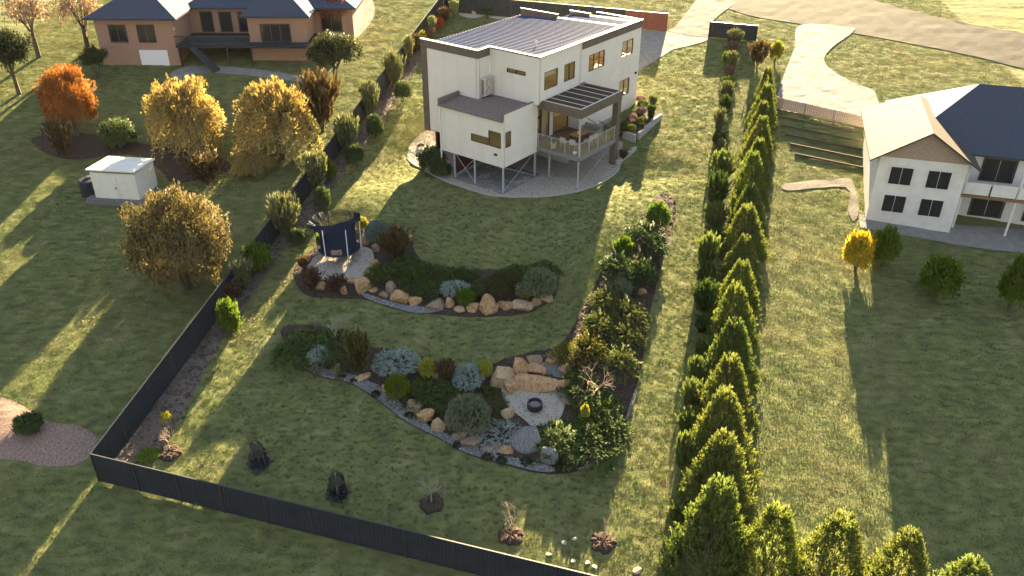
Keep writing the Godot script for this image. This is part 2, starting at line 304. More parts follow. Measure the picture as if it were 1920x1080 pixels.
func thing(called: String, label: String, category: String, at := Vector3.ZERO, turn := 0.0, group := "") -> Node3D:
	var o := Node3D.new()
	o.name = numbered(called)
	add_child(o)
	o.position = at
	o.rotation.y = turn
	tag(o, label, category, group)
	return o

func part(parent: Node, called: String, mesh: Mesh, mat: Material) -> MeshInstance3D:
	var o := MeshInstance3D.new()
	o.name = called
	o.mesh = mesh
	o.material_override = mat
	parent.add_child(o, true)
	return o

func setting(called: String, mesh: Mesh, mat: Material) -> MeshInstance3D:
	var o := MeshInstance3D.new()
	o.name = numbered(called)
	o.mesh = mesh
	o.material_override = mat
	o.set_meta("kind", "structure")
	add_child(o)
	return o

# ---------------------------------------------------------------- mesh builder
class Shape:
	var v := PackedVector3Array()
	var n := PackedVector3Array()
	var ix := PackedInt32Array()
	func tri(a: Vector3, b: Vector3, c: Vector3) -> void:        # counter-clockwise seen from outside
		var m := (b - a).cross(c - a).normalized()
		var k := v.size()
		v.append_array([a, b, c]); n.append_array([m, m, m]); ix.append_array([k, k + 2, k + 1])
	func quad(a: Vector3, b: Vector3, c: Vector3, d: Vector3) -> void:
		var m := (b - a).cross(d - a)
		if m.length() < 1e-9:
			m = (c - b).cross(d - b)
		m = m.normalized()
		var k := v.size()
		v.append_array([a, b, c, d]); n.append_array([m, m, m, m]); ix.append_array([k, k + 2, k + 1, k, k + 3, k + 2])
	func box(lo: Vector3, hi: Vector3) -> Shape:
		hexa(Vector3(lo.x, lo.y, lo.z), Vector3(hi.x, lo.y, lo.z), Vector3(hi.x, lo.y, hi.z), Vector3(lo.x, lo.y, hi.z), Vector3(lo.x, hi.y, lo.z), Vector3(hi.x, hi.y, lo.z), Vector3(hi.x, hi.y, hi.z), Vector3(lo.x, hi.y, hi.z))
		return self
	func hexa(a: Vector3, b: Vector3, c: Vector3, d: Vector3, e: Vector3, f: Vector3, g: Vector3, h: Vector3) -> void:
		quad(a, b, c, d); quad(e, h, g, f); quad(a, e, f, b); quad(b, f, g, c); quad(c, g, h, d); quad(d, h, e, a)
	func bar(p: Vector3, q: Vector3, w: float, t := -1.0) -> Shape:   # square bar from p to q
		var d := (q - p).normalized()
		var s := d.cross(Vector3.UP if absf(d.y) < 0.95 else Vector3.RIGHT).normalized()
		var u := d.cross(s)
		var tt := w if t < 0.0 else t
		s *= w / 2; u *= tt / 2
		hexa(p - s - u, p + s - u, q + s - u, q - s - u, p - s + u, p + s + u, q + s + u, q - s + u)
		return self
	func tube(p: Vector3, q: Vector3, r0: float, r1: float, sides := 6) -> Shape:
		var d := (q - p).normalized()
		var s := d.cross(Vector3.UP if absf(d.y) < 0.95 else Vector3.RIGHT).normalized()
		var u := d.cross(s)
		var k := v.size()
		for i in sides:
			var a := TAU * i / sides
			var o := s * cos(a) + u * sin(a)
			v.append(p + o * r0); v.append(q + o * r1); n.append(o); n.append(o)
		for i in sides:
			var a := k + 2 * i
			var b := k + 2 * ((i + 1) % sides)
			ix.append_array([a, b + 1, b, a, a + 1, b + 1])
		return self
	func lathe(profile: Array, sides := 16) -> Shape:                  # [radius, height] from bottom to top
		for j in profile.size() - 1:
			for i in sides:
				var a := TAU * i / sides
				var b := TAU * (i + 1) / sides
				var r0: float = profile[j][0]
				var r1: float = profile[j + 1][0]
				var y0: float = profile[j][1]
				var y1: float = profile[j + 1][1]
				quad(Vector3(cos(a) * r0, y0, -sin(a) * r0), Vector3(cos(b) * r0, y0, -sin(b) * r0), Vector3(cos(b) * r1, y1, -sin(b) * r1), Vector3(cos(a) * r1, y1, -sin(a) * r1))
		return self
	func mesh() -> ArrayMesh:
		var arr := []
		arr.resize(Mesh.ARRAY_MAX)
		arr[Mesh.ARRAY_VERTEX] = v; arr[Mesh.ARRAY_NORMAL] = n; arr[Mesh.ARRAY_INDEX] = ix
		var m := ArrayMesh.new()
		m.add_surface_from_arrays(Mesh.PRIMITIVE_TRIANGLES, arr)
		return m

# ---------------------------------------------------------------- materials
func noise_tex(freq: float, ramp: Array, size := 512, oct := 5, sd := 1, kind := FastNoiseLite.TYPE_SIMPLEX_SMOOTH) -> NoiseTexture2D:
	var f := FastNoiseLite.new()
	f.noise_type = kind
	f.frequency = freq; f.fractal_octaves = oct; f.seed = sd
	var t := NoiseTexture2D.new()
	t.width = size; t.height = size; t.seamless = true; t.noise = f
	if ramp.size():
		var g := Gradient.new()
		g.offsets = PackedFloat32Array(); g.colors = PackedColorArray()
		var offs := PackedFloat32Array()
		var cols := PackedColorArray()
		for i in ramp.size():
			offs.append(float(i) / (ramp.size() - 1)); cols.append(lin(ramp[i]))
		g.offsets = offs; g.colors = cols
		t.color_ramp = g
	return t

func lin(c: Array) -> Color:      # real-world (linear) base colour
	return Color(c[0], c[1], c[2]).linear_to_srgb()

func mat(c: Array, rough := 0.8, metal := 0.0) -> StandardMaterial3D:
	var m := StandardMaterial3D.new()
	m.albedo_color = lin(c); m.roughness = rough; m.metallic = metal
	return m

func tex_mat(ramp: Array, metres: float, freq := 0.012, rough := 0.85, relief := 0.0, sd := 1, oct := 5, size := 512) -> StandardMaterial3D:
	var m := StandardMaterial3D.new()
	m.albedo_texture = noise_tex(freq, ramp, size, oct, sd)
	m.roughness = rough
	m.metallic_specular = 0.2
	m.uv1_triplanar = true; m.uv1_world_triplanar = true
	m.uv1_scale = Vector3.ONE / metres
	if relief > 0.0:
		m.heightmap_enabled = true
		m.heightmap_texture = noise_tex(freq * 2.5, [], 512, oct, sd + 7)
		m.heightmap_scale = relief
	return m

func leaf_mat(c: Array, back := 0.5, rough := 0.6) -> StandardMaterial3D:
	var m := StandardMaterial3D.new()
	m.albedo_color = lin(c); m.roughness = rough
	m.vertex_color_use_as_albedo = true
	m.backlight_enabled = true
	m.backlight = Color(back, back, back * 0.6).linear_to_srgb()
	m.metallic_specular = 0.15
	return m

func glass(c: Array, alpha: float) -> StandardMaterial3D:
	var m := mat(c, 0.03)
	m.albedo_color.a = alpha
	m.transparency = BaseMaterial3D.TRANSPARENCY_ALPHA
	return m

func make_materials() -> void:
	M.ground = tex_mat([[0.095, 0.085, 0.045], [0.115, 0.118, 0.05], [0.13, 0.145, 0.052], [0.165, 0.165, 0.068], [0.2, 0.175, 0.1]], 9.0, 0.01, 0.95, 3.0, 3)
	M.mulch = tex_mat([[0.02, 0.015, 0.012], [0.045, 0.032, 0.026], [0.085, 0.06, 0.048], [0.13, 0.1, 0.085]], 1.6, 0.03, 0.95, 4.0, 5)
	M.soil = tex_mat([[0.05, 0.038, 0.03], [0.1, 0.08, 0.065], [0.155, 0.125, 0.103], [0.22, 0.185, 0.155]], 2.4, 0.045, 0.95, 1.0, 6)
	M.clay = tex_mat([[0.1, 0.065, 0.05], [0.18, 0.12, 0.095], [0.26, 0.185, 0.15], [0.36, 0.28, 0.24]], 2.4, 0.03, 0.95, 1.5, 8)
	M.gravel = tex_mat([[0.16, 0.138, 0.112], [0.32, 0.28, 0.23], [0.46, 0.41, 0.34], [0.62, 0.56, 0.47]], 0.9, 0.05, 0.95, 2.0, 9)
	M.pebble = tex_mat([[0.05, 0.05, 0.055], [0.11, 0.11, 0.115], [0.21, 0.21, 0.215], [0.36, 0.355, 0.35]], 1.2, 0.03, 0.9, 3.0, 11)
	M.concrete = tex_mat([[0.155, 0.15, 0.14], [0.195, 0.188, 0.175], [0.24, 0.23, 0.215]], 4.0, 0.01, 0.9, 0.4, 13)
	M.drive = tex_mat([[0.1, 0.09, 0.08], [0.14, 0.128, 0.115], [0.19, 0.175, 0.155]], 2.5, 0.02, 0.92, 0.6, 15)
	M.road = tex_mat([[0.026, 0.025, 0.025], [0.036, 0.035, 0.034], [0.046, 0.044, 0.043]], 6.0, 0.01, 0.9, 0.5, 17)
	M.wall = tex_mat([[0.65, 0.605, 0.535], [0.685, 0.64, 0.565], [0.715, 0.67, 0.595]], 5.0, 0.008, 0.75, 0.0, 19)
	M.wall2 = tex_mat([[0.67, 0.63, 0.56], [0.705, 0.665, 0.59], [0.735, 0.695, 0.62]], 4.0, 0.008, 0.75, 0.0, 20)
	M.wall3 = tex_mat([[0.63, 0.585, 0.515], [0.66, 0.615, 0.545], [0.69, 0.645, 0.575]], 6.0, 0.008, 0.75, 0.0, 53)
	M.brown = tex_mat([[0.115, 0.09, 0.072], [0.135, 0.108, 0.088], [0.155, 0.125, 0.1]], 3.0, 0.01, 0.6, 0.0, 21)
	M.roofdark = tex_mat([[0.15, 0.12, 0.107], [0.185, 0.15, 0.134], [0.215, 0.177, 0.16]], 2.0, 0.01, 0.6, 0.0, 22)
	M.roof = tex_mat([[0.038, 0.06, 0.13], [0.047, 0.07, 0.148], [0.057, 0.082, 0.165]], 6.0, 0.01, 0.6, 0.0, 23)
	for k in [M.roof, M.roofdark]:
		k.metallic_specular = 0.1
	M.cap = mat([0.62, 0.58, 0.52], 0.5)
	M.frame = mat([0.035, 0.028, 0.024], 0.45)
	M.steel = mat([0.42, 0.44, 0.46], 0.5, 0.3)
	M.beam = mat([0.2, 0.2, 0.2], 0.6, 0.1)
	M.rafter = mat([0.6, 0.55, 0.46], 0.6)
	M.poly = mat([0.055, 0.044, 0.034], 0.5)
	M.poly.albedo_color.a = 0.9
	M.poly.metallic_specular = 0.1
	M.poly.transparency = BaseMaterial3D.TRANSPARENCY_ALPHA
	M.deck = tex_mat([[0.13, 0.075, 0.045], [0.2, 0.12, 0.075], [0.26, 0.165, 0.1]], 1.5, 0.02, 0.6, 0.0, 25)
	M.timber = tex_mat([[0.3, 0.15, 0.05], [0.42, 0.22, 0.08], [0.52, 0.3, 0.12]], 0.8, 0.03, 0.5, 0.0, 26)
	M.pane = glass([0.5, 0.34, 0.1], 0.25)
	M.clear = glass([0.55, 0.5, 0.35], 0.16)
	M.room = mat([0.62, 0.47, 0.26], 0.9)
	M.blind = mat([0.55, 0.5, 0.38], 0.85)
	M.redwall = tex_mat([[0.07, 0.026, 0.02], [0.095, 0.036, 0.026], [0.12, 0.048, 0.034]], 2.0, 0.02, 0.7, 0.0, 27)
	M.fence = tex_mat([[0.024, 0.029, 0.036], [0.03, 0.036, 0.045], [0.037, 0.043, 0.052]], 5.0, 0.01, 0.5, 0.0, 28)
	M.post = mat([0.02, 0.024, 0.03], 0.5)
	M.gate = tex_mat([[0.13, 0.05, 0.04], [0.17, 0.068, 0.052], [0.2, 0.085, 0.065]], 3.0, 0.01, 0.6, 0.0, 29)
	M.stone = tex_mat([[0.12, 0.06, 0.03], [0.3, 0.16, 0.075], [0.38, 0.23, 0.115], [0.42, 0.3, 0.18], [0.22, 0.15, 0.1]], 1.6, 0.012, 0.9, 3.0, 31)
	M.stone3 = tex_mat([[0.1, 0.075, 0.055], [0.2, 0.15, 0.11], [0.28, 0.2, 0.13], [0.33, 0.26, 0.19]], 1.1, 0.014, 0.9, 3.0, 32)
	M.palestone = tex_mat([[0.22, 0.21, 0.19], [0.3, 0.29, 0.265], [0.38, 0.365, 0.335]], 1.0, 0.02, 0.9, 1.0, 34)
	M.stone2 = tex_mat([[0.16, 0.11, 0.065], [0.34, 0.24, 0.14], [0.42, 0.32, 0.2], [0.27, 0.21, 0.155]], 1.4, 0.012, 0.9, 3.0, 33)
	M.greystone = tex_mat([[0.09, 0.09, 0.09], [0.16, 0.16, 0.158], [0.24, 0.235, 0.23]], 1.4, 0.015, 0.9, 3.0, 35)
	M.block = tex_mat([[0.3, 0.285, 0.26], [0.38, 0.36, 0.33], [0.46, 0.44, 0.4]], 1.5, 0.02, 0.9, 1.0, 37)
	M.navy = tex_mat([[0.008, 0.012, 0.026], [0.014, 0.02, 0.04], [0.022, 0.03, 0.055]], 1.2, 0.02, 0.85, 0.0, 39)
	M.net = mat([0.008, 0.01, 0.014], 0.9)
	M.net.albedo_color.a = 0.72
	M.net.transparency = BaseMaterial3D.TRANSPARENCY_ALPHA
	M.birdnet = mat([0.01, 0.011, 0.014], 0.9)
	M.birdnet.albedo_color.a = 0.48
	M.birdnet.transparency = BaseMaterial3D.TRANSPARENCY_ALPHA
	M.black = mat([0.012, 0.012, 0.013], 0.6)
	M.white = mat([0.75, 0.75, 0.74], 0.5)
	M.offwhite = tex_mat([[0.6, 0.58, 0.5], [0.66, 0.64, 0.56], [0.7, 0.68, 0.61]], 4.0, 0.01, 0.6, 0.0, 40)
	M.bark = tex_mat([[0.06, 0.045, 0.035], [0.11, 0.085, 0.065], [0.17, 0.135, 0.105]], 0.6, 0.04, 0.95, 1.0, 41)
	M.twig = mat([0.33, 0.25, 0.18], 0.85)
	M.paletwig = mat([0.3, 0.28, 0.22], 0.85)
	M.brick = tex_mat([[0.25, 0.155, 0.11], [0.34, 0.215, 0.155], [0.42, 0.28, 0.205]], 2.2, 0.04, 0.9, 0.5, 43)
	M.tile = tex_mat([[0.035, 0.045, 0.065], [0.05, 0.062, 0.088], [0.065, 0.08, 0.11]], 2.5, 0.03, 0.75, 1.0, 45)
	M.tile2 = tex_mat([[0.05, 0.042, 0.039], [0.068, 0.058, 0.054], [0.088, 0.075, 0.07]], 2.5, 0.03, 0.8, 1.0, 47)  # warm look of a sunlit slope is put into this tile colour
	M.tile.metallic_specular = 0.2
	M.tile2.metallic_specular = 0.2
	M.weather = tex_mat([[0.55, 0.54, 0.51], [0.62, 0.61, 0.58], [0.67, 0.66, 0.63]], 4.0, 0.01, 0.7, 0.0, 49)
	M.darkglass = mat([0.02, 0.024, 0.028], 0.05)
	M.paling = tex_mat([[0.22, 0.16, 0.13], [0.32, 0.25, 0.21], [0.4, 0.32, 0.27]], 1.5, 0.02, 0.9, 0.0, 51)
	M.sofa = mat([0.3, 0.27, 0.23], 0.95)
	M.terracotta = mat([0.5, 0.42, 0.27], 0.8)
	M.fabric = mat([0.45, 0.4, 0.32], 0.95)
	M.aircon = mat([0.5, 0.45, 0.38], 0.6)
	var g := leaf_mat([0.95, 0.95, 0.95], 1.0, 0.7)
	M.grass = g
	M.chip = mat([0.9, 0.9, 0.9], 0.95)
	M.chip.vertex_color_use_as_albedo = true

# ---------------------------------------------------------------- terrain
func smooth(a: float, b: float, x: float) -> float:
	var t := clampf((x - a) / (b - a), 0.0, 1.0)
	return t * t * (3.0 - 2.0 * t)

func ground(x: float, z: float) -> float:
	var d := -z - 58.2
	var y := SLOPE * d
	if -z > 100.0:
		y = SLOPE * 41.8 + 0.05 * (minf(-z, 400.0) - 100.0)
	elif z > -12.0:
		y = SLOPE * (12.0 - 58.2)
	var q := Vector3(x - ORIGIN.x, 0, z - ORIGIN.z)
	var a := q.dot(axis_a)
	var b := q.dot(axis_b)
	var out := maxf(maxf(maxf(-3.5 - a, a - 7.0), maxf(-5.5 - b, b - 8.0)), 0.0)
	var w := smooth(0.0, 6.0, out)
	return y * w

func relief(x: float, z: float) -> float:
	return ground(x, z) + bumps.get_noise_2d(x, z) * 0.05 + bumps.get_noise_2d(x * 5.0 + 31.0, z * 5.0) * 0.009

func on(x: float, z: float, up := 0.0) -> Vector3:
	return Vector3(x, ground(x, z) + up, z)

func grid_lines(lo: float, hi: float, step: float, far_lo: float, far_hi: float) -> PackedFloat32Array:
	var a := PackedFloat32Array()
	var s := step
	var x := lo
	var pre := PackedFloat32Array()
	while x > far_lo:
		s *= 1.35
		x = maxf(x - s, far_lo)
		pre.append(x)
	pre.reverse()
	a.append_array(pre)
	x = lo
	while x < hi:
		a.append(x)
		x += step
	a.append(hi)
	s = step
	x = hi
	while x < far_hi:
		s *= 1.35
		x = minf(x + s, far_hi)
		a.append(x)
	return a

func make_ground() -> void:
	var xs := grid_lines(-40.0, 40.0, 0.25, -900.0, 900.0)
	var zs := grid_lines(-98.0, -22.0, 0.22, -1500.0, 300.0)
	var v := PackedVector3Array()
	var n := PackedVector3Array()
	var ix := PackedInt32Array()
	for z in zs:
		for x in xs:
			v.append(Vector3(x, relief(x, z), z))
			var e := 0.1
			n.append(Vector3(relief(x - e, z) - relief(x + e, z), 2 * e, relief(x, z - e) - relief(x, z + e)).normalized())
	var w := xs.size()
	for j in zs.size() - 1:
		for i in w - 1:
			var k := j * w + i
			ix.append_array([k, k + 1, k + w + 1, k, k + w + 1, k + w])
	var arr := []
	arr.resize(Mesh.ARRAY_MAX)
	arr[Mesh.ARRAY_VERTEX] = v; arr[Mesh.ARRAY_NORMAL] = n; arr[Mesh.ARRAY_INDEX] = ix
	var m := ArrayMesh.new()
	m.add_surface_from_arrays(Mesh.PRIMITIVE_TRIANGLES, arr)
	setting("ground", m, M.ground)

func edge_distance(p: Vector2, poly: PackedVector2Array) -> float:
	var best := 1e9
	for i in poly.size():
		best = minf(best, p.distance_to(Geometry2D.get_closest_point_to_segment(p, poly[i], poly[(i + 1) % poly.size()])))
	return best

func rounded(src: Array) -> PackedVector2Array:      # a Catmull-Rom outline through the points
	var p := PackedVector2Array()
	var c := src.size()
	for i in c:
		for k in 4:
			p.append(src[i].cubic_interpolate(src[(i + 1) % c], src[(i - 1 + c) % c], src[(i + 2) % c], k / 4.0))
	return p

func sheet(poly: PackedVector2Array, lift: float, mound := 0.0, cell := 0.5, wobble := 0.0) -> ArrayMesh:   # laid on the ground, cut to an outline
	var s := Shape.new()
	var lo := poly[0]
	var hi := poly[0]
	for p in poly:
		lo = lo.min(p); hi = hi.max(p)
	var x := floorf(lo.x / cell) * cell
	while x < hi.x:
		var z := floorf(lo.y / cell) * cell
		while z < hi.y:
			var sq := PackedVector2Array([Vector2(x, z), Vector2(x + cell, z), Vector2(x + cell, z + cell), Vector2(x, z + cell)])
			for piece in Geometry2D.intersect_polygons(sq, poly):
				var t := Geometry2D.triangulate_polygon(piece)
				var pts := PackedVector3Array()
				for p in piece:
					var up := lift
					if mound > 0.0 or wobble > 0.0:
						var d := edge_distance(p, poly)
						up += mound * smooth(0.0, 0.9, d) + (wobble * bumps.get_noise_2d(p.x * 9.0, p.y * 9.0) * smooth(0.0, 0.3, d))
					pts.append(Vector3(p.x, relief(p.x, p.y) + up, p.y))
				for i in range(0, t.size(), 3):
					var a := pts[t[i]]
					var b := pts[t[i + 1]]
					var c := pts[t[i + 2]]
					if (b - a).cross(c - a).y < 0.0:
						var q := b
						b = c
						c = q
					s.tri(a, b, c)
			z += cell
		x += cell
	return s.mesh()

func lay(called: String, poly: PackedVector2Array, lift: float, m: Material, mound := 0.0, cell := 0.5, wobble := 0.0) -> void:
	setting(called, sheet(poly, lift, mound, cell, wobble), m)

# ---------------------------------------------------------------- foliage
# Unit plants: x and z in -1..1, y in 0..1; leaf-sized faces in clumps through the volume.
func foliage(o: Dictionary, sd: int) -> ArrayMesh:
	var r := RandomNumberGenerator.new()
	r.seed = sd
	var lump := FastNoiseLite.new()
	lump.seed = sd; lump.frequency = 0.9
	var v := PackedVector3Array()
	var n := PackedVector3Array()
	var col := PackedColorArray()
	var ix := PackedInt32Array()
	var form: String = o.form
	var ll: float = o.ll
	var lw: float = o.lw
	var rough: float = o.get("lumpy", 0.25)
	for ci in o.clumps:
		var y := r.randf_range(o.get("ymin", -0.5), 1.0)
		var th := r.randf() * TAU
		var rad := sqrt(maxf(0.0, 1.0 - y * y))
		var d := Vector3(rad * cos(th), y, rad * sin(th))
		var grow := 1.0 - rough + rough * 1.6 * lump.get_noise_3d(d.x * 1.6, d.y * 1.6, d.z * 1.6)
		var depth := pow(r.randf(), o.get("shell", 0.35))
		var c: Vector3
		var out := d
		if form == "cone":
			var t := pow(r.randf(), 1.25)
			var rr := (1.0 - pow(t, 1.3)) * (0.75 + 0.3 * lump.get_noise_2d(th * 1.5, t * 7.0)) + 0.03
			var k := rr * (0.55 + 0.45 * depth)
			c = Vector3(cos(th) * k, t * 0.97, sin(th) * k)
			out = Vector3(cos(th), 0.45, sin(th)).normalized()
		elif form == "fan":
			# upright sprays rising from the base and leaning outwards
			var k := r.randf()
			var lean := Vector3(cos(th), 0, sin(th)) * pow(r.randf(), 0.6) * grow
			c = Vector3(lean.x * (0.35 + 0.6 * k), 0.12 + 0.78 * k * (1.0 - 0.35 * lean.length_squared()), lean.z * (0.35 + 0.6 * k))
			out = (lean * 0.8 + Vector3(0, 0.9, 0)).normalized()
		elif form == "spread":
			var k := sqrt(r.randf()) * (0.8 + 0.45 * lump.get_noise_2d(cos(th) * 1.8, sin(th) * 1.8))
			var top := (1.0 - k * k) * (0.75 + 0.5 * lump.get_noise_2d(cos(th) * k * 3.0 + 9.0, sin(th) * k * 3.0))
			c = Vector3(cos(th) * k, maxf(0.05, top * (0.55 + 0.45 * depth)), sin(th) * k)
			out = Vector3(cos(th) * (0.4 + k), 0.75, sin(th) * (0.4 + k)).normalized()
		else:
			c = Vector3(d.x, 0.0, d.z) * grow * (0.5 + 0.5 * depth)
			c.y = 0.5 + 0.5 * d.y * grow * (0.5 + 0.5 * depth)
			if form == "crown":
				c.y = o.get("low", 0.3) + (1.0 - o.get("low", 0.3)) * c.y
		var tone := r.randf_range(0.72, 1.28)
		var warm := r.randf_range(-0.1, 0.1)
		var cr: float = o.cr
		var axis: Vector3 = (out + Vector3(r.randf_range(-1, 1), r.randf_range(-0.6, 0.6), r.randf_range(-1, 1)) * o.get("stray", 0.35)).normalized()
		var spray: float = o.get("spray", 0.0)
		for li in o.per:
			var off := Vector3(r.randf_range(-1, 1), r.randf_range(-1, 1), r.randf_range(-1, 1)) * cr
			if spray > 0.0:
				off = off * 0.35 + axis * spray * (li + 0.5) / o.per
				if o.get("droop", 0.0) > 0.0:
					off.y -= o.droop * pow((li + 0.5) / o.per, 2.0) * spray
			var p := c + off
			p.y = maxf(p.y, 0.015)
			var dir: Vector3 = (axis * o.get("along", 1.0) + Vector3(r.randf_range(-1, 1), r.randf_range(-1, 1), r.randf_range(-1, 1)) * o.get("loose", 0.7)).normalized()
			var side := dir.cross(Vector3(r.randf_range(-1, 1), r.randf_range(-1, 1), r.randf_range(-1, 1))).normalized()
			var l := ll * r.randf_range(0.7, 1.3)
			var w := lw * r.randf_range(0.8, 1.2)
			var face := dir.cross(side)
			var hope := (out + Vector3(0, 0.5, 0)).normalized()
			var flip := face.dot(hope) < 0.0
			if flip:
				face = -face
			var nn := (hope * 0.7 + face * 0.6).normalized()
			var k := v.size()
			v.append(p); v.append(p + dir * l * 0.5 + side * w); v.append(p + dir * l); v.append(p + dir * l * 0.5 - side * w)
			for q in 4:
				n.append(nn)
			var b := tone * r.randf_range(0.75, 1.25)
			var cc := Color(b * (1.0 + warm), b, b * (1.0 - warm))
			for q in 4:
				col.append(cc)
			if flip:
				ix.append_array([k, k + 2, k + 1, k, k + 3, k + 2])
			else:
				ix.append_array([k, k + 1, k + 2, k, k + 2, k + 3])
	var arr := []
	arr.resize(Mesh.ARRAY_MAX)
	arr[Mesh.ARRAY_VERTEX] = v; arr[Mesh.ARRAY_NORMAL] = n; arr[Mesh.ARRAY_COLOR] = col; arr[Mesh.ARRAY_INDEX] = ix
	var m := ArrayMesh.new()
	m.add_surface_from_arrays(Mesh.PRIMITIVE_TRIANGLES, arr)
	return m

func branch(s: Shape, r: RandomNumberGenerator, p: Vector3, d: Vector3, l: float, w: float, level: int, spread: float, kids: int, up: float) -> void:
	var q := p
	var dd := d
	var seg := 3
	for i in seg:
		var e := q + dd * l / seg
		s.tube(q, e, w * (1.0 - 0.25 * i / seg), w * (1.0 - 0.25 * (i + 1) / seg), 5)
		q = e
		dd = (dd + Vector3(r.randf_range(-1, 1), r.randf_range(-0.4, 0.6), r.randf_range(-1, 1)) * 0.16).normalized()
	if level <= 0:
		return
	for i in kids:
		var a := TAU * (i + r.randf() * 0.6) / kids
		var s1 := dd.cross(Vector3.RIGHT if absf(dd.x) < 0.8 else Vector3.FORWARD).normalized()
		var s2 := dd.cross(s1)
		var nd := (dd + (s1 * cos(a) + s2 * sin(a)) * spread * r.randf_range(0.6, 1.2) + Vector3(0, up, 0)).normalized()
		branch(s, r, p.lerp(q, r.randf_range(0.65, 1.0)), nd, l * r.randf_range(0.55, 0.85), w * 0.58, level - 1, spread, kids, up)

func make_forms() -> void:
	F.round = [foliage({form = "round", clumps = 330, per = 14, cr = 0.12, ll = 0.13, lw = 0.035, loose = 0.8, lumpy = 0.3}, 11), foliage({form = "round", clumps = 330, per = 14, cr = 0.12, ll = 0.13, lw = 0.035, loose = 0.8, lumpy = 0.35}, 12)]
	F.ball = [foliage({form = "round", clumps = 520, per = 12, cr = 0.07, ll = 0.07, lw = 0.022, loose = 0.8, lumpy = 0.06, shell = 0.2}, 21), foliage({form = "round", clumps = 520, per = 12, cr = 0.07, ll = 0.08, lw = 0.022, loose = 0.8, lumpy = 0.14, shell = 0.2}, 22)]
	F.dome = [foliage({form = "round", clumps = 900, per = 12, cr = 0.04, ll = 0.05, lw = 0.014, loose = 0.9, lumpy = 0.02, shell = 0.1}, 23)]
	F.fan = [foliage({form = "fan", clumps = 300, per = 13, cr = 0.07, ll = 0.16, lw = 0.022, loose = 0.35, stray = 0.25, spray = 0.22, lumpy = 0.3}, 31), foliage({form = "fan", clumps = 300, per = 13, cr = 0.07, ll = 0.16, lw = 0.022, loose = 0.35, stray = 0.3, spray = 0.22, lumpy = 0.4}, 32), foliage({form = "fan", clumps = 260, per = 13, cr = 0.08, ll = 0.17, lw = 0.024, loose = 0.4, stray = 0.35, spray = 0.2, lumpy = 0.45}, 33)]
	F.spread = []
	for i in 4:
		F.spread.append(foliage({form = "spread", clumps = 420, per = 13, cr = 0.06, ll = 0.1, lw = 0.022, loose = 0.5, stray = 0.5, spray = 0.22, droop = 0.25}, 41 + i))
	F.silver = [foliage({form = "round", clumps = 760, per = 9, cr = 0.05, ll = 0.09, lw = 0.016, loose = 0.8, stray = 0.9, spray = 0.13, lumpy = 0.15, ymin = -0.3}, 51), foliage({form = "round", clumps = 760, per = 9, cr = 0.05, ll = 0.09, lw = 0.016, loose = 0.8, stray = 0.9, spray = 0.15, lumpy = 0.25, ymin = -0.3}, 52)]
	F.wild = [foliage({form = "spread", clumps = 190, per = 16, cr = 0.03, ll = 0.09, lw = 0.014, loose = 0.7, stray = 0.9, spray = 0.42, droop = 0.2}, 53)]
	F.feather = []
	for i in 3:
		F.feather.append(foliage({form = "spread", clumps = 210, per = 22, cr = 0.05, ll = 0.11, lw = 0.022, loose = 0.55, stray = 0.55, spray = 0.42, droop = 0.35}, 61 + i))
	F.cone = []
	for i in 6:
		F.cone.append(foliage({form = "cone", clumps = 900, per = 18, cr = 0.05, ll = 0.05, lw = 0.012, loose = 0.7, stray = 0.5, spray = 0.17, droop = -0.1}, 71 + i))
	F.crown = []
	for i in 3:
		F.crown.append(foliage({form = "crown", clumps = 480, per = 26, cr = 0.09, ll = 0.052, lw = 0.016, loose = 0.9, lumpy = 0.45, shell = 0.45}, 81 + i))
	F.weep = []
	for i in 2:
		F.weep.append(foliage({form = "crown", clumps = 700, per = 28, cr = 0.06, ll = 0.052, lw = 0.012, loose = 0.5, lumpy = 0.4, spray = 0.3, droop = 0.9, stray = 0.5, shell = 0.4, low = 0.14}, 86 + i))
	F.sparse = [foliage({form = "crown", clumps = 190, per = 14, cr = 0.09, ll = 0.06, lw = 0.014, loose = 0.9, lumpy = 0.4}, 91), foliage({form = "crown", clumps = 190, per = 14, cr = 0.09, ll = 0.06, lw = 0.014, loose = 0.9, lumpy = 0.45}, 92)]
	F.bush = [foliage({form = "round", clumps = 900, per = 22, cr = 0.07, ll = 0.042, lw = 0.013, loose = 0.9, lumpy = 0.22, shell = 0.3, ymin = -0.75}, 95), foliage({form = "round", clumps = 900, per = 22, cr = 0.07, ll = 0.042, lw = 0.013, loose = 0.9, lumpy = 0.28, shell = 0.3, ymin = -0.6}, 96)]
	F.stem = []
	F.trunk = []
	F.bare = []
	for i in 2:
		var r := RandomNumberGenerator.new()
		r.seed = 100 + i
		var s := Shape.new()
		for k in 5:
			var a := TAU * k / 5.0 + r.randf()
			s.tube(Vector3(0, -0.05, 0), Vector3(cos(a) * 0.4, 0.62, sin(a) * 0.4), 0.045, 0.015, 5)
		F.stem.append(s.mesh())
		s = Shape.new()
		s.tube(Vector3(0, -0.03, 0), Vector3(0.02, 0.4, 0.01), 0.09, 0.06, 7)
		for k in 6:
			branch(s, r, Vector3(0.02, 0.26 + 0.03 * k, 0.01), Vector3(cos(k * 1.1 + i), 1.1, sin(k * 1.1 + i)).normalized(), 0.32, 0.03, 1, 0.6, 3, 0.1)
		F.trunk.append(s.mesh())
		s = Shape.new()
		branch(s, r, Vector3(0, -0.03, 0), Vector3.UP, 0.4, 0.03, 4, 0.62, 3, 0.16)
		F.bare.append(s.mesh())
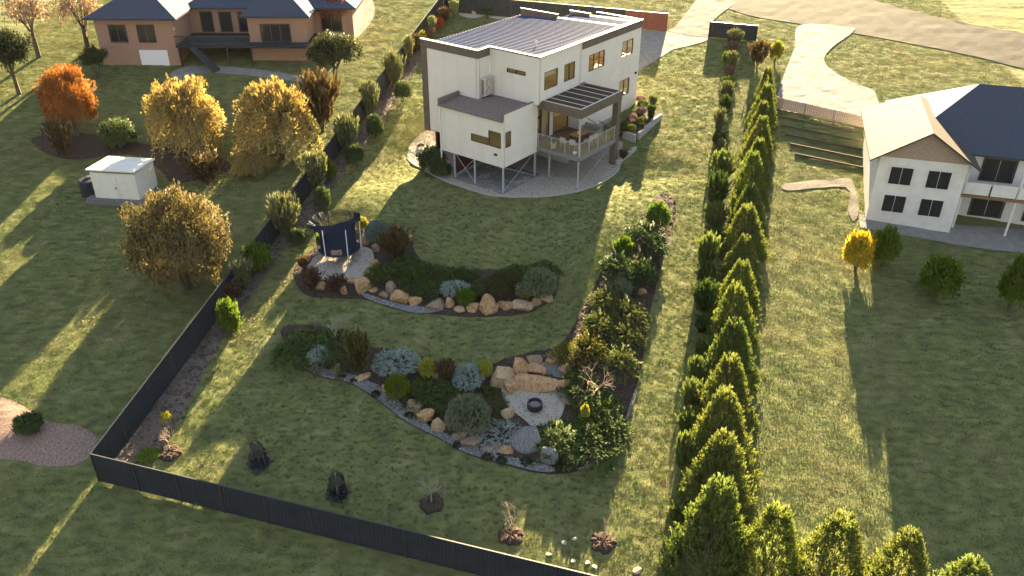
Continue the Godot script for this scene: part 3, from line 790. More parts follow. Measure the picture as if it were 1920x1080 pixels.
	var sp := {
		olive = ["fan", [0.19, 0.2, 0.105], 0.5], lime = ["round", [0.11, 0.17, 0.02], 0.7], evergreen = ["round", [0.075, 0.105, 0.04], 0.5], green = ["fan", [0.07, 0.11, 0.03], 0.5],  # evergreen: dark leaves, also used for shaded gaps in the fence row
		dry = ["fan", [0.15, 0.085, 0.055], 0.4], bronze = ["fan", [0.15, 0.1, 0.05], 0.5], bronzegreen = ["fan", [0.12, 0.105, 0.04], 0.5], yellow = ["round", [0.3, 0.29, 0.03], 0.7], pinkish = ["fan", [0.24, 0.15, 0.12], 0.5],
		pale = ["fan", [0.26, 0.29, 0.15], 0.5], red = ["round", [0.3, 0.065, 0.035], 0.6], wispy = ["fan", [0.15, 0.19, 0.06], 0.8], dome = ["dome", [0.13, 0.21, 0.185], 0.2],
		juniper = ["spread", [0.09, 0.13, 0.034], 0.55], silver = ["silver", [0.29, 0.36, 0.315], 0.25], silverwild = ["wild", [0.28, 0.34, 0.3], 0.25], brownball = ["ball", [0.075, 0.075, 0.025], 0.4],
		greyball = ["ball", [0.17, 0.2, 0.12], 0.45], limedome = ["ball", [0.15, 0.19, 0.014], 0.6], gold = ["round", [0.38, 0.36, 0.055], 0.6], fringe = ["feather", [0.085, 0.1, 0.03], 0.5], tuft = ["spread", [0.05, 0.07, 0.03], 0.4],
		brightgreen = ["round", [0.12, 0.19, 0.035], 0.7], darkgreen = ["spread", [0.075, 0.12, 0.042], 0.5], feather = ["feather", [0.15, 0.175, 0.055], 0.65], golden = ["feather", [0.17, 0.165, 0.04], 0.6], groundlime = ["spread", [0.16, 0.26, 0.02], 0.6],
		cone = ["cone", [0.15, 0.185, 0.045], 0.8], conetwo = ["cone", [0.125, 0.165, 0.045], 0.8], conethree = ["cone", [0.155, 0.178, 0.05], 0.8], goldbush = ["round", [0.5, 0.36, 0.03], 0.6], orange = ["bush", [0.34, 0.13, 0.035], 0.6], willow = ["weep", [0.42, 0.31, 0.12], 0.6], roundbush = ["bush", [0.165, 0.13, 0.06], 0.5],
		darktree = ["crown", [0.06, 0.07, 0.03], 0.4], bareleaf = ["sparse", [0.36, 0.25, 0.18], 0.4], blossom = ["crown", [0.34, 0.13, 0.11], 0.5], boxball = ["ball", [0.13, 0.17, 0.03], 0.5], heather = ["ball", [0.33, 0.2, 0.22], 0.4]}
	for k in sp:
		F["species_" + k] = [sp[k][0], leaf_mat(sp[k][1], sp[k][2])]

const TREES := ["orange", "willow", "darktree", "bareleaf", "blossom"]

func plant(row: Array, default_label: String, group: String, lift := 0.0, sink := 0.0) -> void:
	var sp: String = row[0]
	var kind: Array = F["species_" + sp]
	var label: String = row[6] if row.size() > 6 else default_label
	var is_tree: bool = sp in TREES and row[5] > 2.9
	var called := "conifer_tree" if sp == "cone" else ("garden_tree" if is_tree else ("groundcover_plant" if sp in ["groundlime", "dry", "fringe", "tuft"] else "garden_shrub"))
	var t := thing(called, label, "tree" if is_tree or sp == "cone" else ("plant" if called == "groundcover_plant" else "shrub"), on(row[1], row[2], lift - sink), rng.randf() * TAU, "" if row.size() > 6 else group)
	if row.size() > 6 and group == "force":
		t.set_meta("group", group)
	# lay low plants along the slope: their own basis keeps width across the view
	if absf(row[3] - row[4]) > 0.05:
		t.rotation.y = rng.randf_range(-0.25, 0.25)
	var forms: Array = F[kind[0]]
	var size := Vector3(row[3], row[5], row[4])
	var fo := part(t, "crown" if is_tree or sp == "cone" else "foliage", forms[rng.randi() % forms.size()], kind[1])
	if sp == "cone":
		fo.material_override = [kind[1], F.species_conetwo[1], F.species_conethree[1]][rng.randi() % 3]
		t.rotation.x = rng.randf_range(-0.05, 0.05)
		t.rotation.z = rng.randf_range(-0.05, 0.05)
	fo.scale = size * rng.randf_range(0.98, 1.06) * (Vector3(rng.randf_range(1.25, 1.5), rng.randf_range(0.88, 1.08), rng.randf_range(1.25, 1.5)) if sp == "cone" else (Vector3(1.32, 1.15, 1.32) if sp in ["juniper", "darkgreen"] else (Vector3(1.5, 1.12, 1.5) if kind[0] == "fan" else (Vector3(1.45, 0.9, 1.45) if sp == "evergreen" else Vector3.ONE))))
	if is_tree or sp == "cone":
		var tr := part(t, "trunk", F.trunk[rng.randi() % 2], M.bark)
		tr.scale = Vector3(row[3], row[5] * (0.95 if is_tree else 0.8), row[4])
	elif sp not in ["tuft", "groundlime"]:
		var st := part(t, "stem", F.stem[rng.randi() % 2], M.bark)
		st.scale = size * 0.9

func plant_all(rows: Array, labels: Dictionary, group: String, lift := 0.0) -> void:
	for row in rows:
		plant(row, labels.get(row[0], "shrub"), group + " (" + row[0] + ")" if labels.size() > 1 else group, lift)

# ---------------------------------------------------------------- boulders
func boulder_mesh(sd: int) -> ArrayMesh:
	var r := RandomNumberGenerator.new()
	r.seed = sd
	var planes := []
	for i in 9:
		planes.append([Vector3(r.randf_range(-1, 1), r.randf_range(-0.5, 0.8), r.randf_range(-1, 1)).normalized(), r.randf_range(0.52, 0.86)])
	planes.append([Vector3(r.randf_range(-0.25, 0.25), 1, r.randf_range(-0.25, 0.25)).normalized(), r.randf_range(0.55, 0.75)])
	var nz := FastNoiseLite.new()
	nz.seed = sd; nz.frequency = 1.4
	var rows := 11
	var cols := 18
	var g := []
	for j in rows + 1:
		var line := []
		for i in cols:
			var th := TAU * i / cols
			var ph := PI * (float(j) / rows - 0.5)
			var p := Vector3(cos(ph) * cos(th), sin(ph), cos(ph) * sin(th)) * 1.12
			for k in 2:
				for pl in planes:
					var d: float = p.dot(pl[0]) - pl[1]
					if d > 0.0:
						p -= pl[0] * d * 0.97
			p *= 1.0 + 0.05 * nz.get_noise_3d(p.x * 2, p.y * 2, p.z * 2)
			line.append(p)
		g.append(line)
	var s := Shape.new()
	for j in rows:
		for i in cols:
			var k: int = (i + 1) % cols
			var a: Vector3 = g[j][i]
			var b: Vector3 = g[j][k]
			var c: Vector3 = g[j + 1][k]
			var d: Vector3 = g[j + 1][i]
			if j > 0:
				s.tri(a, c, b)
			if j < rows - 1:
				s.tri(a, d, c)
	return s.mesh()

func boulders(rows: Array, label: String, group: String, special: Dictionary) -> void:
	for i in rows.size():
		var row: Array = rows[i]
		var m: Material = [M.stone, M.stone2, M.stone, M.stone3][rng.randi() % 4]
		var l := label
		if special.has(i):
			l = special[i][0]
			if special[i].size() > 1:
				m = special[i][1]
		var o := part(self, numbered("boulder"), F.rock[rng.randi() % F.rock.size()], m)
		o.rotation.y = rng.randf_range(-0.3, 0.3) + (PI if rng.randf() < 0.5 else 0.0)
		o.scale = Vector3(row[3] * 1.22, row[5] * 0.8, row[4] * 1.3)
		o.rotation.z = rng.randf_range(-0.15, 0.15)
		o.position = on(row[1], row[2], row[5] * 0.24 + 0.05)
		tag(o, l, "boulder", "" if special.has(i) else group)

# ---------------------------------------------------------------- fences
func fence_panel(width: float, dy: float, high: float, ribs := 12) -> ArrayMesh:     # ribbed steel sheet that follows the fall of the ground
	var s := Shape.new()
	var prof := []
	for i in ribs:
		var x := width * i / ribs
		var p := width / ribs
		prof.append_array([Vector2(x, 0.0), Vector2(x + p * 0.55, 0.0), Vector2(x + p * 0.65, 0.032), Vector2(x + p * 0.9, 0.032)])
	prof.append(Vector2(width, 0.0))
	for i in prof.size() - 1:
		var a: Vector2 = prof[i]
		var b: Vector2 = prof[i + 1]
		var ya := dy * a.x / width
		var yb := dy * b.x / width
		s.quad(Vector3(a.x, ya + 0.06, a.y), Vector3(b.x, yb + 0.06, b.y), Vector3(b.x, yb + high, b.y), Vector3(a.x, ya + high, a.y))
		s.quad(Vector3(b.x, yb + 0.06, b.y - 0.004), Vector3(a.x, ya + 0.06, a.y - 0.004), Vector3(a.x, ya + high, a.y - 0.004), Vector3(b.x, yb + high, b.y - 0.004))
	return s.mesh()

func fence(a: Vector2, b: Vector2, label: String, high := 1.8, sheet_mat: Material = null, step := 2.365) -> void:
	var n := int(round(a.distance_to(b) / step))
	var w := a.distance_to(b) / n
	var d := (b - a).normalized()
	var t := thing("metal_fence", label, "fence", on(a.x, a.y), atan2(-d.y, d.x))
	var m: Material = sheet_mat if sheet_mat else M.fence
	var base := ground(a.x, a.y)
	var cache := {}
	var post := Shape.new().box(Vector3(-0.035, -0.15, -0.03), Vector3(0.035, high + 0.03, 0.062)).mesh()
	for i in n + 1:
		var p := a + d * w * i
		var y := ground(p.x, p.y) - base
		part(t, "post", post, M.post).position = Vector3(w * i, y, 0)
		if i == n:
			break
		var q := a + d * w * (i + 1)
		var dy := ground(q.x, q.y) - base - y
		var key := roundf(dy * 50.0)
		if not cache.has(key):
			cache[key] = [fence_panel(w - 0.07, dy * (w - 0.07) / w, high - 0.03), Shape.new().bar(Vector3(0, high, 0.016), Vector3(w - 0.075, high + dy * (w - 0.075) / w, 0.016), 0.06, 0.045).mesh(), Shape.new().bar(Vector3(0, 0.05, 0.016), Vector3(w - 0.075, 0.05 + dy * (w - 0.075) / w, 0.016), 0.06, 0.045).mesh()]
		part(t, "panel", cache[key][0], m).position = Vector3(w * i + 0.035, y, 0)
		part(t, "top_rail", cache[key][1], M.post).position = Vector3(w * i + 0.0375, y, 0)
		part(t, "bottom_rail", cache[key][2], M.post).position = Vector3(w * i + 0.0375, y, 0)

# ---------------------------------------------------------------- house, in its own axes: a (towards the street), h (up from its floor), b (towards the long fence)
func hb(s: Shape, a0: float, a1: float, h0: float, h1: float, b0: float, b1: float) -> Shape:
	return s.box(Vector3(minf(a0, a1), h0, -maxf(b0, b1)), Vector3(maxf(a0, a1), h1, -minf(b0, b1)))

func hbox(parent: Node, called: String, a0: float, a1: float, h0: float, h1: float, b0: float, b1: float, m: Material) -> MeshInstance3D:
	return part(parent, called, hb(Shape.new(), a0, a1, h0, h1, b0, b1).mesh(), m)

# A wall of cladding panels, cut round its openings. along "b": the wall stands at a = at; along "a": at b = at. thick goes inwards (signed).
func clad(house: Node, along: String, at: float, thick: float, u0: float, u1: float, h0: float, h1: float, holes: Array, m: Material, width := 1.2) -> void:
	var n := maxi(1, int(round(absf(u1 - u0) / width)))
	var w := (u1 - u0) / n
	for i in n:
		var s := Shape.new()
		var pm: Material = M.wall3 if m == M.wall and (i * 7 + int(at * 3.0)) % 3 == 0 else m
		var cu := [u0 + w * i + 0.004, u0 + w * (i + 1) - 0.004]
		var ch := [h0, h1]
		for o in holes:
			for e in [o[0], o[1]]:
				if e > cu[0] and e < u0 + w * (i + 1) - 0.004:
					cu.append(e)
			for e in [o[2], o[3]]:
				if e > h0 and e < h1:
					ch.append(e)
		cu.sort(); ch.sort()
		for j in cu.size() - 1:
			# join free cells of a column into runs
			var from: float = -1e9
			for k in ch.size() - 1:
				var um: float = (cu[j] + cu[j + 1]) / 2
				var hm: float = (ch[k] + ch[k + 1]) / 2
				var open := false
				for o in holes:
					if um > o[0] and um < o[1] and hm > o[2] and hm < o[3]:
						open = true
				if not open and from < -1e8:
					from = ch[k]
				if (open or k == ch.size() - 2) and from > -1e8:
					var to: float = ch[k] if open else ch[k + 1]
					if along == "b":
						hb(s, at, at + thick, from, to, cu[j], cu[j + 1])
					else:
						hb(s, cu[j], cu[j + 1], from, to, at, at + thick)
					from = -1e9
					if cu.size() > 2 or from > -1e8 or open:
						part(house, "cladding_panel", s.mesh(), pm)
						s = Shape.new()
		if s.v.size():
			part(house, "cladding_panel", s.mesh(), pm)
	var back := Shape.new()          # the sheet behind the joints
	var cu2 := [u0, u1]
	var ch2 := [h0, h1]
	for o in holes:
		cu2.append_array([o[0], o[1]]); ch2.append_array([o[2], o[3]])
	cu2.sort(); ch2.sort()
	for j in cu2.size() - 1:
		for k in ch2.size() - 1:
			var um: float = (cu2[j] + cu2[j + 1]) / 2
			var hm: float = (ch2[k] + ch2[k + 1]) / 2
			if cu2[j + 1] - cu2[j] < 0.001 or ch2[k + 1] - ch2[k] < 0.001 or um < u0 or um > u1 or hm < h0 or hm > h1:
				continue
			var open := false
			for o in holes:
				if um > o[0] and um < o[1] and hm > o[2] and hm < o[3]:
					open = true
			if not open:
				var t1 := at + thick * 1.02
				var t2 := at + thick * 1.5
				if along == "b":
					hb(back, t1, t2, ch2[k], ch2[k + 1], cu2[j], cu2[j + 1])
				else:
					hb(back, cu2[j], cu2[j + 1], ch2[k], ch2[k + 1], t1, t2)
	part(house, "wall_lining", back.mesh(), M.room)

# A window in a wall: frame bars (part), its panes and a blind (sub-parts).
func window(house: Node, along: String, at: float, inward: float, u0: float, u1: float, h0: float, h1: float, lights: int, blind := 0.0) -> void:
	var s := Shape.new()
	var fw := 0.06
	var i0 := at + inward * 0.02
	var i1 := at + inward * 0.1
	var put := func(sh: Shape, x0: float, x1: float, y0: float, y1: float, d0: float, d1: float) -> void:
		if along == "b":
			hb(sh, d0, d1, y0, y1, x0, x1)
		else:
			hb(sh, x0, x1, y0, y1, d0, d1)
	put.call(s, u0, u0 + fw, h0, h1, i0, i1)
	put.call(s, u1 - fw, u1, h0, h1, i0, i1)
	put.call(s, u0 + fw, u1 - fw, h0, h0 + fw, i0, i1)
	put.call(s, u0 + fw, u1 - fw, h1 - fw, h1, i0, i1)
	for i in range(1, lights):
		var x := lerpf(u0, u1, float(i) / lights)
		put.call(s, x - fw / 2, x + fw / 2, h0 + fw, h1 - fw, i0, i1)
	var f := part(house, "window", s.mesh(), M.frame)
	for i in lights:
		var p := Shape.new()
		var x0 := lerpf(u0, u1, float(i) / lights) + fw * 0.6
		var x1 := lerpf(u0, u1, float(i + 1) / lights) - fw * 0.6
		var dm := at + inward * 0.06
		if along == "b":
			p.quad(Vector3(dm, h0 + fw * 0.6, -x1), Vector3(dm, h0 + fw * 0.6, -x0), Vector3(dm, h1 - fw * 0.6, -x0), Vector3(dm, h1 - fw * 0.6, -x1))
		else:
			p.quad(Vector3(x0, h0 + fw * 0.6, -dm), Vector3(x1, h0 + fw * 0.6, -dm), Vector3(x1, h1 - fw * 0.6, -dm), Vector3(x0, h1 - fw * 0.6, -dm))
		part(f, "pane", p.mesh(), M.pane)
	if blind > 0.0:
		var bl := Shape.new()
		put.call(bl, u0 + fw, u1 - fw, h1 - fw - (h1 - h0) * blind, h1 - fw, at + inward * 0.2, at + inward * 0.215)
		part(f, "blind", bl.mesh(), M.blind)

func roof_sheet(length: float, width: float, fall: float) -> ArrayMesh:        # ribbed sheet running along b, falling towards it
	var s := Shape.new()
	var n := 2
	for i in n:
		var x := width * i / n
		var p := width / n
		var pr := [Vector2(x, 0), Vector2(x + p * 0.7, 0), Vector2(x + p * 0.78, 0.05), Vector2(x + p * 0.92, 0.05), Vector2(x + p, 0)]
		for k in 4:
			var q0: Vector2 = pr[k]
			var q1: Vector2 = pr[k + 1]
			s.quad(Vector3(q0.x, q0.y, 0), Vector3(q1.x, q1.y, 0), Vector3(q1.x, q1.y - fall, -length), Vector3(q0.x, q0.y - fall, -length))
	return s.mesh()

func make_house() -> void:
	var h := thing("raised_house", "two-storey house of pale grey cladding with brown trim, standing partly on steel posts", "house", Vector3(ORIGIN.x, 0, ORIGIN.z), PI / 2 - YAW)
	var y0 := ORIGIN.y
	var house := h
	# raised front room
	clad(house, "b", 0.0, 0.12, 0.0, 6.056, 0.0, 3.5, [[0.22, 1.385, 1.42, 2.62], [1.385, 3.04, 1.42, 2.02]], M.wall, 0.61)
	clad(house, "a", 0.0, 0.12, 0.125, 4.19, 0.0, 4.0, [[0.24, 0.92, 1.44, 2.64]], M.wall2, 0.61)
	clad(house, "a", 6.056, -0.12, 0.125, 2.24, 0.0, 3.5, [], M.wall, 1.05)
	window(house, "b", 0.0, 1.0, 0.22, 1.385, 1.42, 2.62, 1)
	window(house, "b", 0.0, 1.0, 1.385, 3.04, 1.42, 2.02, 1)
	window(house, "a", 0.0, 1.0, 0.24, 0.92, 1.44, 2.64, 1)
	hbox(house, "floor_slab", 0.05, 4.15, -0.02, 0.14, 0.05, 6.0, M.beam)
	# its roof, gutter and parapets
	var lr := Shape.new()
	var ra := [[-0.06, 3.58], [3.58, 3.86]]
	lr.quad(Vector3(-0.06, 3.58, -0.14), Vector3(3.58, 3.86, -0.14), Vector3(3.58, 3.86, -5.9), Vector3(-0.06, 3.58, -5.9))
	for i in 24:
		var b := 0.3 + i * 0.24
		lr.hexa(Vector3(-0.06, 3.581, -b - 0.03), Vector3(3.57, 3.861, -b - 0.03), Vector3(3.57, 3.861, -b), Vector3(-0.06, 3.581, -b), Vector3(-0.06, 3.6, -b - 0.025), Vector3(3.57, 3.88, -b - 0.025), Vector3(3.57, 3.88, -b - 0.005), Vector3(-0.06, 3.6, -b - 0.005))
	part(house, "lower_roof", lr.mesh(), M.roofdark)
	hbox(house, "gutter", -0.16, -0.003, 3.48, 3.62, -0.02, 6.1, M.roofdark)
	hbox(house, "parapet_cap", -0.05, 3.6, 4.003, 4.06, -0.03, 0.15, M.roofdark)
	hbox(house, "parapet", -0.1, 2.22, 3.45, 4.05, 5.93, 6.12, M.roofdark)
	hbox(house, "parapet", -0.05, 0.06, 3.62, 4.0, 0.0, 0.125, M.roofdark)
	hbox(house, "parapet", 0.3, 3.58, 3.6, 3.998, 0.125, 0.15, M.roofdark)
	# upper block
	clad(house, "b", 2.24, 0.14, 6.06, 9.16, 0.28, 6.79, [], M.wall, 1.55)
	clad(house, "b", 2.24, 0.14, 4.1, 6.058, 3.7, 6.79, [], M.wall, 1.95)
	clad(house, "a", 4.1, 0.14, 2.24, 3.615, 3.75, 6.79, [], M.wall2, 1.4)
	clad(house, "b", 3.615, 0.14, -0.41, 4.1, 3.86, 7.36, [[0.75, 2.5, 5.8, 6.13]], M.wall, 1.2)
	window(house, "b", 3.615, 1.0, 0.75, 2.5, 5.8, 6.13, 2)
	clad(house, "a", -0.41, 0.14, 3.76, 9.13, 4.1, 7.36, [[4.33, 6.09, 4.77, 6.1], [6.9, 8.36, 4.77, 6.1]], M.wall2, 1.2)
	window(house, "a", -0.41, 1.0, 4.33, 6.09, 4.77, 6.1, 1, 0.28)
	window(house, "a", -0.41, 1.0, 6.9, 8.36, 4.77, 6.1, 2)
	clad(house, "a", -0.5, 0.14, 9.13, 18.1, 0.12, 6.79, [[10.15, 12.46, 4.82, 6.12], [15.1, 16.9, 4.86, 6.13], [15.05, 16.73, 1.52, 2.9]], M.wall, 1.5)
	window(house, "a", -0.5, 1.0, 10.15, 12.46, 4.82, 6.12, 3)
	window(house, "a", -0.5, 1.0, 15.1, 16.9, 4.86, 6.13, 2, 0.5)
	window(house, "a", -0.5, 1.0, 15.05, 16.73, 1.52, 2.9, 2, 0.6)
	clad(house, "a", 9.705, -0.14, 2.38, 15.1, 0.12, 6.8, [[5.0, 8.0, 4.3, 6.4], [10.0, 14.0, 4.3, 6.4], [6.0, 9.0, 1.0, 2.9]], M.wall, 1.6)
	window(house, "a", 9.705, -1.0, 5.0, 8.0, 4.3, 6.4, 3)  # windows on this unseen wall are added to let sun into the rooms
	window(house, "a", 9.705, -1.0, 10.0, 14.0, 4.3, 6.4, 4)
	window(house, "a", 9.705, -1.0, 6.0, 9.0, 1.0, 2.9, 3)
	clad(house, "b", 15.1, -0.14, 5.9, 9.56, 0.12, 6.8, [], M.wall, 1.8)
	clad(house, "a", 5.9, -0.14, 15.1, 17.0, 0.12, 6.8, [], M.wall, 1.9)
	clad(house, "b", 17.0, -0.14, 3.9, 5.76, 0.12, 6.8, [], M.wall, 1.9)
	clad(house, "a", 3.9, -0.14, 17.0, 18.1, 0.12, 6.8, [], M.wall, 1.1)
	clad(house, "b", 18.1, -0.14, -0.36, 3.76, 0.12, 6.8, [[0.1, 3.3, 4.3, 6.5], [0.4, 2.8, 0.9, 2.9]], M.wall, 1.4)
	window(house, "b", 18.1, -1.0, 0.1, 3.3, 4.3, 6.5, 3)  # rear windows out of view, added so sunlight reaches the rooms
	window(house, "b", 18.1, -1.0, 0.4, 2.8, 0.9, 2.9, 2)
	# brown fascias and the brown frame
	hbox(house, "fascia", 2.2, 2.36, 6.792, 7.38, 4.06, 9.74, M.brown)
	hbox(house, "fascia", 2.36, 3.6, 6.792, 7.38, 4.06, 4.22, M.brown)
	hbox(house, "frame_pillar", 2.19, 2.37, 0.15, 6.79, 9.162, 9.74, M.brown)
	hbox(house, "fascia", 9.15, 18.14, 6.792, 7.38, -0.54, -0.38, M.brown)
	hbox(house, "downpipe", 9.02, 9.1, 3.9, 7.3, -0.5, -0.42, M.wall2)
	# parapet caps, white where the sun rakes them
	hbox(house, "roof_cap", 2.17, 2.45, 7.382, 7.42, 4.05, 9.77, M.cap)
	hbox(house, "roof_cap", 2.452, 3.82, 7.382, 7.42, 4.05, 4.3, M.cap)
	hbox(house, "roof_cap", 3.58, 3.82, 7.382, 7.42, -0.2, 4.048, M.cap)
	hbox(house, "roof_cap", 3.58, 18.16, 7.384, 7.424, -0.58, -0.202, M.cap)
	hbox(house, "roof_trim", 3.585, 3.615, 7.3, 7.38, -0.43, 4.06, M.brown)
	hbox(house, "roof_trim", 3.62, 9.14, 7.3, 7.38, -0.44, -0.415, M.brown)
	# rear parapets and the flashings that carry on from them
	hbox(house, "rear_parapet", 15.02, 15.1, 6.802, 7.44, 5.9, 9.75, M.brown)
	hbox(house, "rear_parapet", 16.92, 17.0, 6.802, 7.44, 3.9, 5.9, M.brown)
	hbox(house, "rear_parapet", 18.04, 18.12, 6.802, 7.38, -0.36, 3.9, M.brown)
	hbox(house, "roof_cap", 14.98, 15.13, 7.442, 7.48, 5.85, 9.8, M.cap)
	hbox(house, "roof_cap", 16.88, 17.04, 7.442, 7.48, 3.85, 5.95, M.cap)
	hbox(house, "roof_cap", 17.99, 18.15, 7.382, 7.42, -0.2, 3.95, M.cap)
	var fl := Shape.new()
	for k in [[14.85, 5.9], [16.8, 3.9]]:
		var a0: float = k[0]
		var bb: float = k[1]
		var hl := 6.9 + 0.05 * (9.7 - bb) + 0.05
		fl = Shape.new()
		fl.hexa(Vector3(a0, hl, -bb), Vector3(a0 + 0.32, hl, -bb), Vector3(a0 + 0.32, 7.38, 0.2), Vector3(a0, 7.38, 0.2), Vector3(a0, hl + 0.07, -bb), Vector3(a0 + 0.32, hl + 0.07, -bb), Vector3(a0 + 0.32, 7.45, 0.2), Vector3(a0, 7.45, 0.2))
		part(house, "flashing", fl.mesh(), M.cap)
	# ribbed roof sheets, high along the street side wall, falling to the long fence
	var a := 2.46
	while a < 18.0:
		var w := minf(0.76, 18.03 - a)
		if w < 0.2:
			break
		var b_end := 9.75 if a + w < 15.05 else (5.9 if a + w < 17.0 else 3.9)
		var b_start := 4.31 if a < 3.6 else -0.2
		var top := 6.9 + 0.05 * (9.7 - b_start)
		part(house, "roof_sheet", roof_sheet(b_end - b_start, w, 0.05 * (b_end - b_start)), M.roof).position = Vector3(a, top, -b_start)
		a += w
	hbox(house, "gutter", 2.46, 15.0, 6.76, 6.88, 9.71, 9.86, M.roofdark)
	var vent := Shape.new().tube(Vector3(5.9, 7.25, -1.5), Vector3(5.9, 7.75, -1.5), 0.05, 0.05, 8).tube(Vector3(5.9, 7.72, -1.5), Vector3(5.9, 7.82, -1.5), 0.1, 0.06, 8)
	part(house, "roof_vent", vent.mesh(), M.cap)
	# floors and inner walls that close the rooms
	hbox(house, "floor_slab", 2.4, 15.0, 0.13, 0.28, 0.5, 9.6, M.beam)
	hbox(house, "floor_slab", 9.2, 18.0, 0.1, 0.279, -0.4, 3.7, M.beam)
	hbox(house, "floor_slab", 3.76, 15.0, 3.7, 4.0, 0.3, 9.6, M.room)
	hbox(house, "floor_slab", 9.2, 18.0, 3.7, 3.999, -0.35, 0.3, M.room)
	hbox(house, "inner_wall", 9.3, 17.9, 0.28, 3.7, 3.0, 3.1, M.room)
	hbox(house, "inner_wall", 8.8, 8.9, 4.0, 6.8, -0.2, 3.2, M.room)
	hbox(house, "soffit", 3.76, 9.13, 4.01, 4.09, -0.4, 0.29, M.wall)
	# wall light, sensors
	hbox(house, "wall_light", 17.5, 17.62, 3.0, 3.16, -0.66, -0.503, M.black)
	hbox(house, "spot_light", -0.14, -0.003, 0.86, 0.98, 0.55, 0.78, M.black)
	hbox(house, "sensor", -0.1, -0.003, 0.84, 0.92, 0.3, 0.42, M.white)
	hbox(house, "wall_light", 4.19, 4.3, 2.6, 2.75, -0.1, -0.003, M.black)
	# glazed wall behind the deck
	hbox(house, "wall_panel", 4.15, 9.13, 3.0, 3.69, 0.5, 0.62, M.wall2)
	hbox(house, "wall_panel", 6.5, 6.95, 0.45, 2.998, 0.5, 0.62, M.wall2)
	hbox(house, "end_wall", 9.135, 9.25, 0.3, 4.0, -0.36, 0.62, M.wall)
	for q in [[4.22, 5.35], [5.36, 6.48], [6.97, 9.1]]:
		var s := Shape.new()
		var u0: float = q[0]
		var u1: float = q[1]
		hb(s, u0, u0 + 0.09, 0.45, 2.99, 0.52, 0.6)
		hb(s, u1 - 0.09, u1, 0.45, 2.99, 0.52, 0.6)
		hb(s, u0 + 0.09, u1 - 0.09, 0.45, 0.54, 0.52, 0.6)
		hb(s, u0 + 0.09, u1 - 0.09, 2.9, 2.99, 0.52, 0.6)
		var dr := part(house, "sliding_door", s.mesh(), M.frame)
		var p := Shape.new()
		p.quad(Vector3(u0 + 0.05, 0.5, -0.56), Vector3(u1 - 0.05, 0.5, -0.56), Vector3(u1 - 0.05, 2.95, -0.56), Vector3(u0 + 0.05, 2.95, -0.56))
		part(dr, "pane", p.mesh(), M.pane)
		if u0 < 6.0:
			var bl := Shape.new()
			hb(bl, u0 + 0.1, u1 - 0.1, 0.6, 2.9, 0.75, 0.77)
			part(dr, "blind", bl.mesh(), M.blind)
	hbox(house, "inner_wall", 4.2, 9.1, 0.28, 3.7, 2.4, 2.5, M.room)
	# deck
	hbox(house, "deck_floor", 4.2, 9.4, 0.4, 0.44, -3.76, 0.5, M.deck)
	for i in 9:
		hbox(house, "deck_joist", 4.5 + i * 0.55, 4.56 + i * 0.55, 0.2, 0.399, -3.74, 0.45, M.beam)
	hbox(house, "deck_beam", 4.12, 4.199, 0.13, 0.45, -3.86, 0.0, M.beam)
	hbox(house, "deck_beam", 4.12, 9.4, 0.13, 0.45, -3.86, -3.762, M.beam)
	# balustrade: rails, slim posts and glass
	var rail := Shape.new()
	hb(rail, 4.14, 4.19, 1.44, 1.48, -3.84, -0.02)
	hb(rail, 4.2, 9.2, 1.44, 1.48, -3.84, -3.79)
	part(house, "handrail", rail.mesh(), M.steel)
	for i in 4:
		var b := -0.1 - i * 1.22
		hbox(house, "rail_post", 4.145, 4.185, 0.45, 1.44, b - 0.02, b + 0.02, M.steel)
		if i < 3:
			var p := Shape.new()
			p.quad(Vector3(4.16, 0.52, -b + 0.04), Vector3(4.16, 0.52, -b + 1.17), Vector3(4.16, 1.4, -b + 1.17), Vector3(4.16, 1.4, -b + 0.04))
			part(house, "glass_panel", p.mesh(), M.clear)
	for i in 5:
		var aa := 4.3 + i * 1.2
		hbox(house, "rail_post", aa - 0.02, aa + 0.02, 0.45, 1.44, -3.835, -3.795, M.steel)
		if i < 4:
			var p := Shape.new()
			p.quad(Vector3(aa + 0.04, 0.52, 3.815), Vector3(aa + 1.16, 0.52, 3.815), Vector3(aa + 1.16, 1.4, 3.815), Vector3(aa + 0.04, 1.4, 3.815))
			part(house, "glass_panel", p.mesh(), M.clear)
	# pergola
	hbox(house, "pergola_beam", 4.1, 4.26, 3.42, 4.08, -3.9, -0.02, M.brown)
	hbox(house, "pergola_beam", 4.26, 9.75, 3.42, 4.08, -3.9, -3.74, M.brown)
	hbox(house, "pergola_beam", 9.6, 9.75, 3.6, 4.08, -3.74, -0.52, M.brown)
	hbox(house, "pergola_beam", 9.0, 9.6, 4.02, 4.2, -0.62, -0.515, M.roofdark)
	hbox(house, "pergola_cap", 4.2, 9.7, 4.082, 4.11, -3.82, -3.74, M.rafter)
	hbox(house, "pergola_cap", 4.2, 4.28, 4.082, 4.11, -3.738, -0.42, M.rafter)
	var last := 4.28
	for r in [5.14, 6.06, 7.11, 8.08, 8.99, 9.6]:
		if r < 9.5:
			hbox(house, "rafter", r - 0.035, r + 0.035, 3.98, 4.07, -3.739, -0.42, M.rafter)
		hbox(house, "roof_pane", last + 0.01, r - 0.045, 4.04, 4.052, -3.73, -0.42, M.poly)
		last = r + 0.035
	# columns, posts and braces (down to the level pad)
	var pad := -y0
	hbox(house, "column", 9.22, 9.72, pad - 0.2, 3.419, -3.88, -3.42, M.brown)
	hbox(house, "post", 4.13, 4.22, pad - 0.1, 3.419, -3.83, -3.74, M.steel)
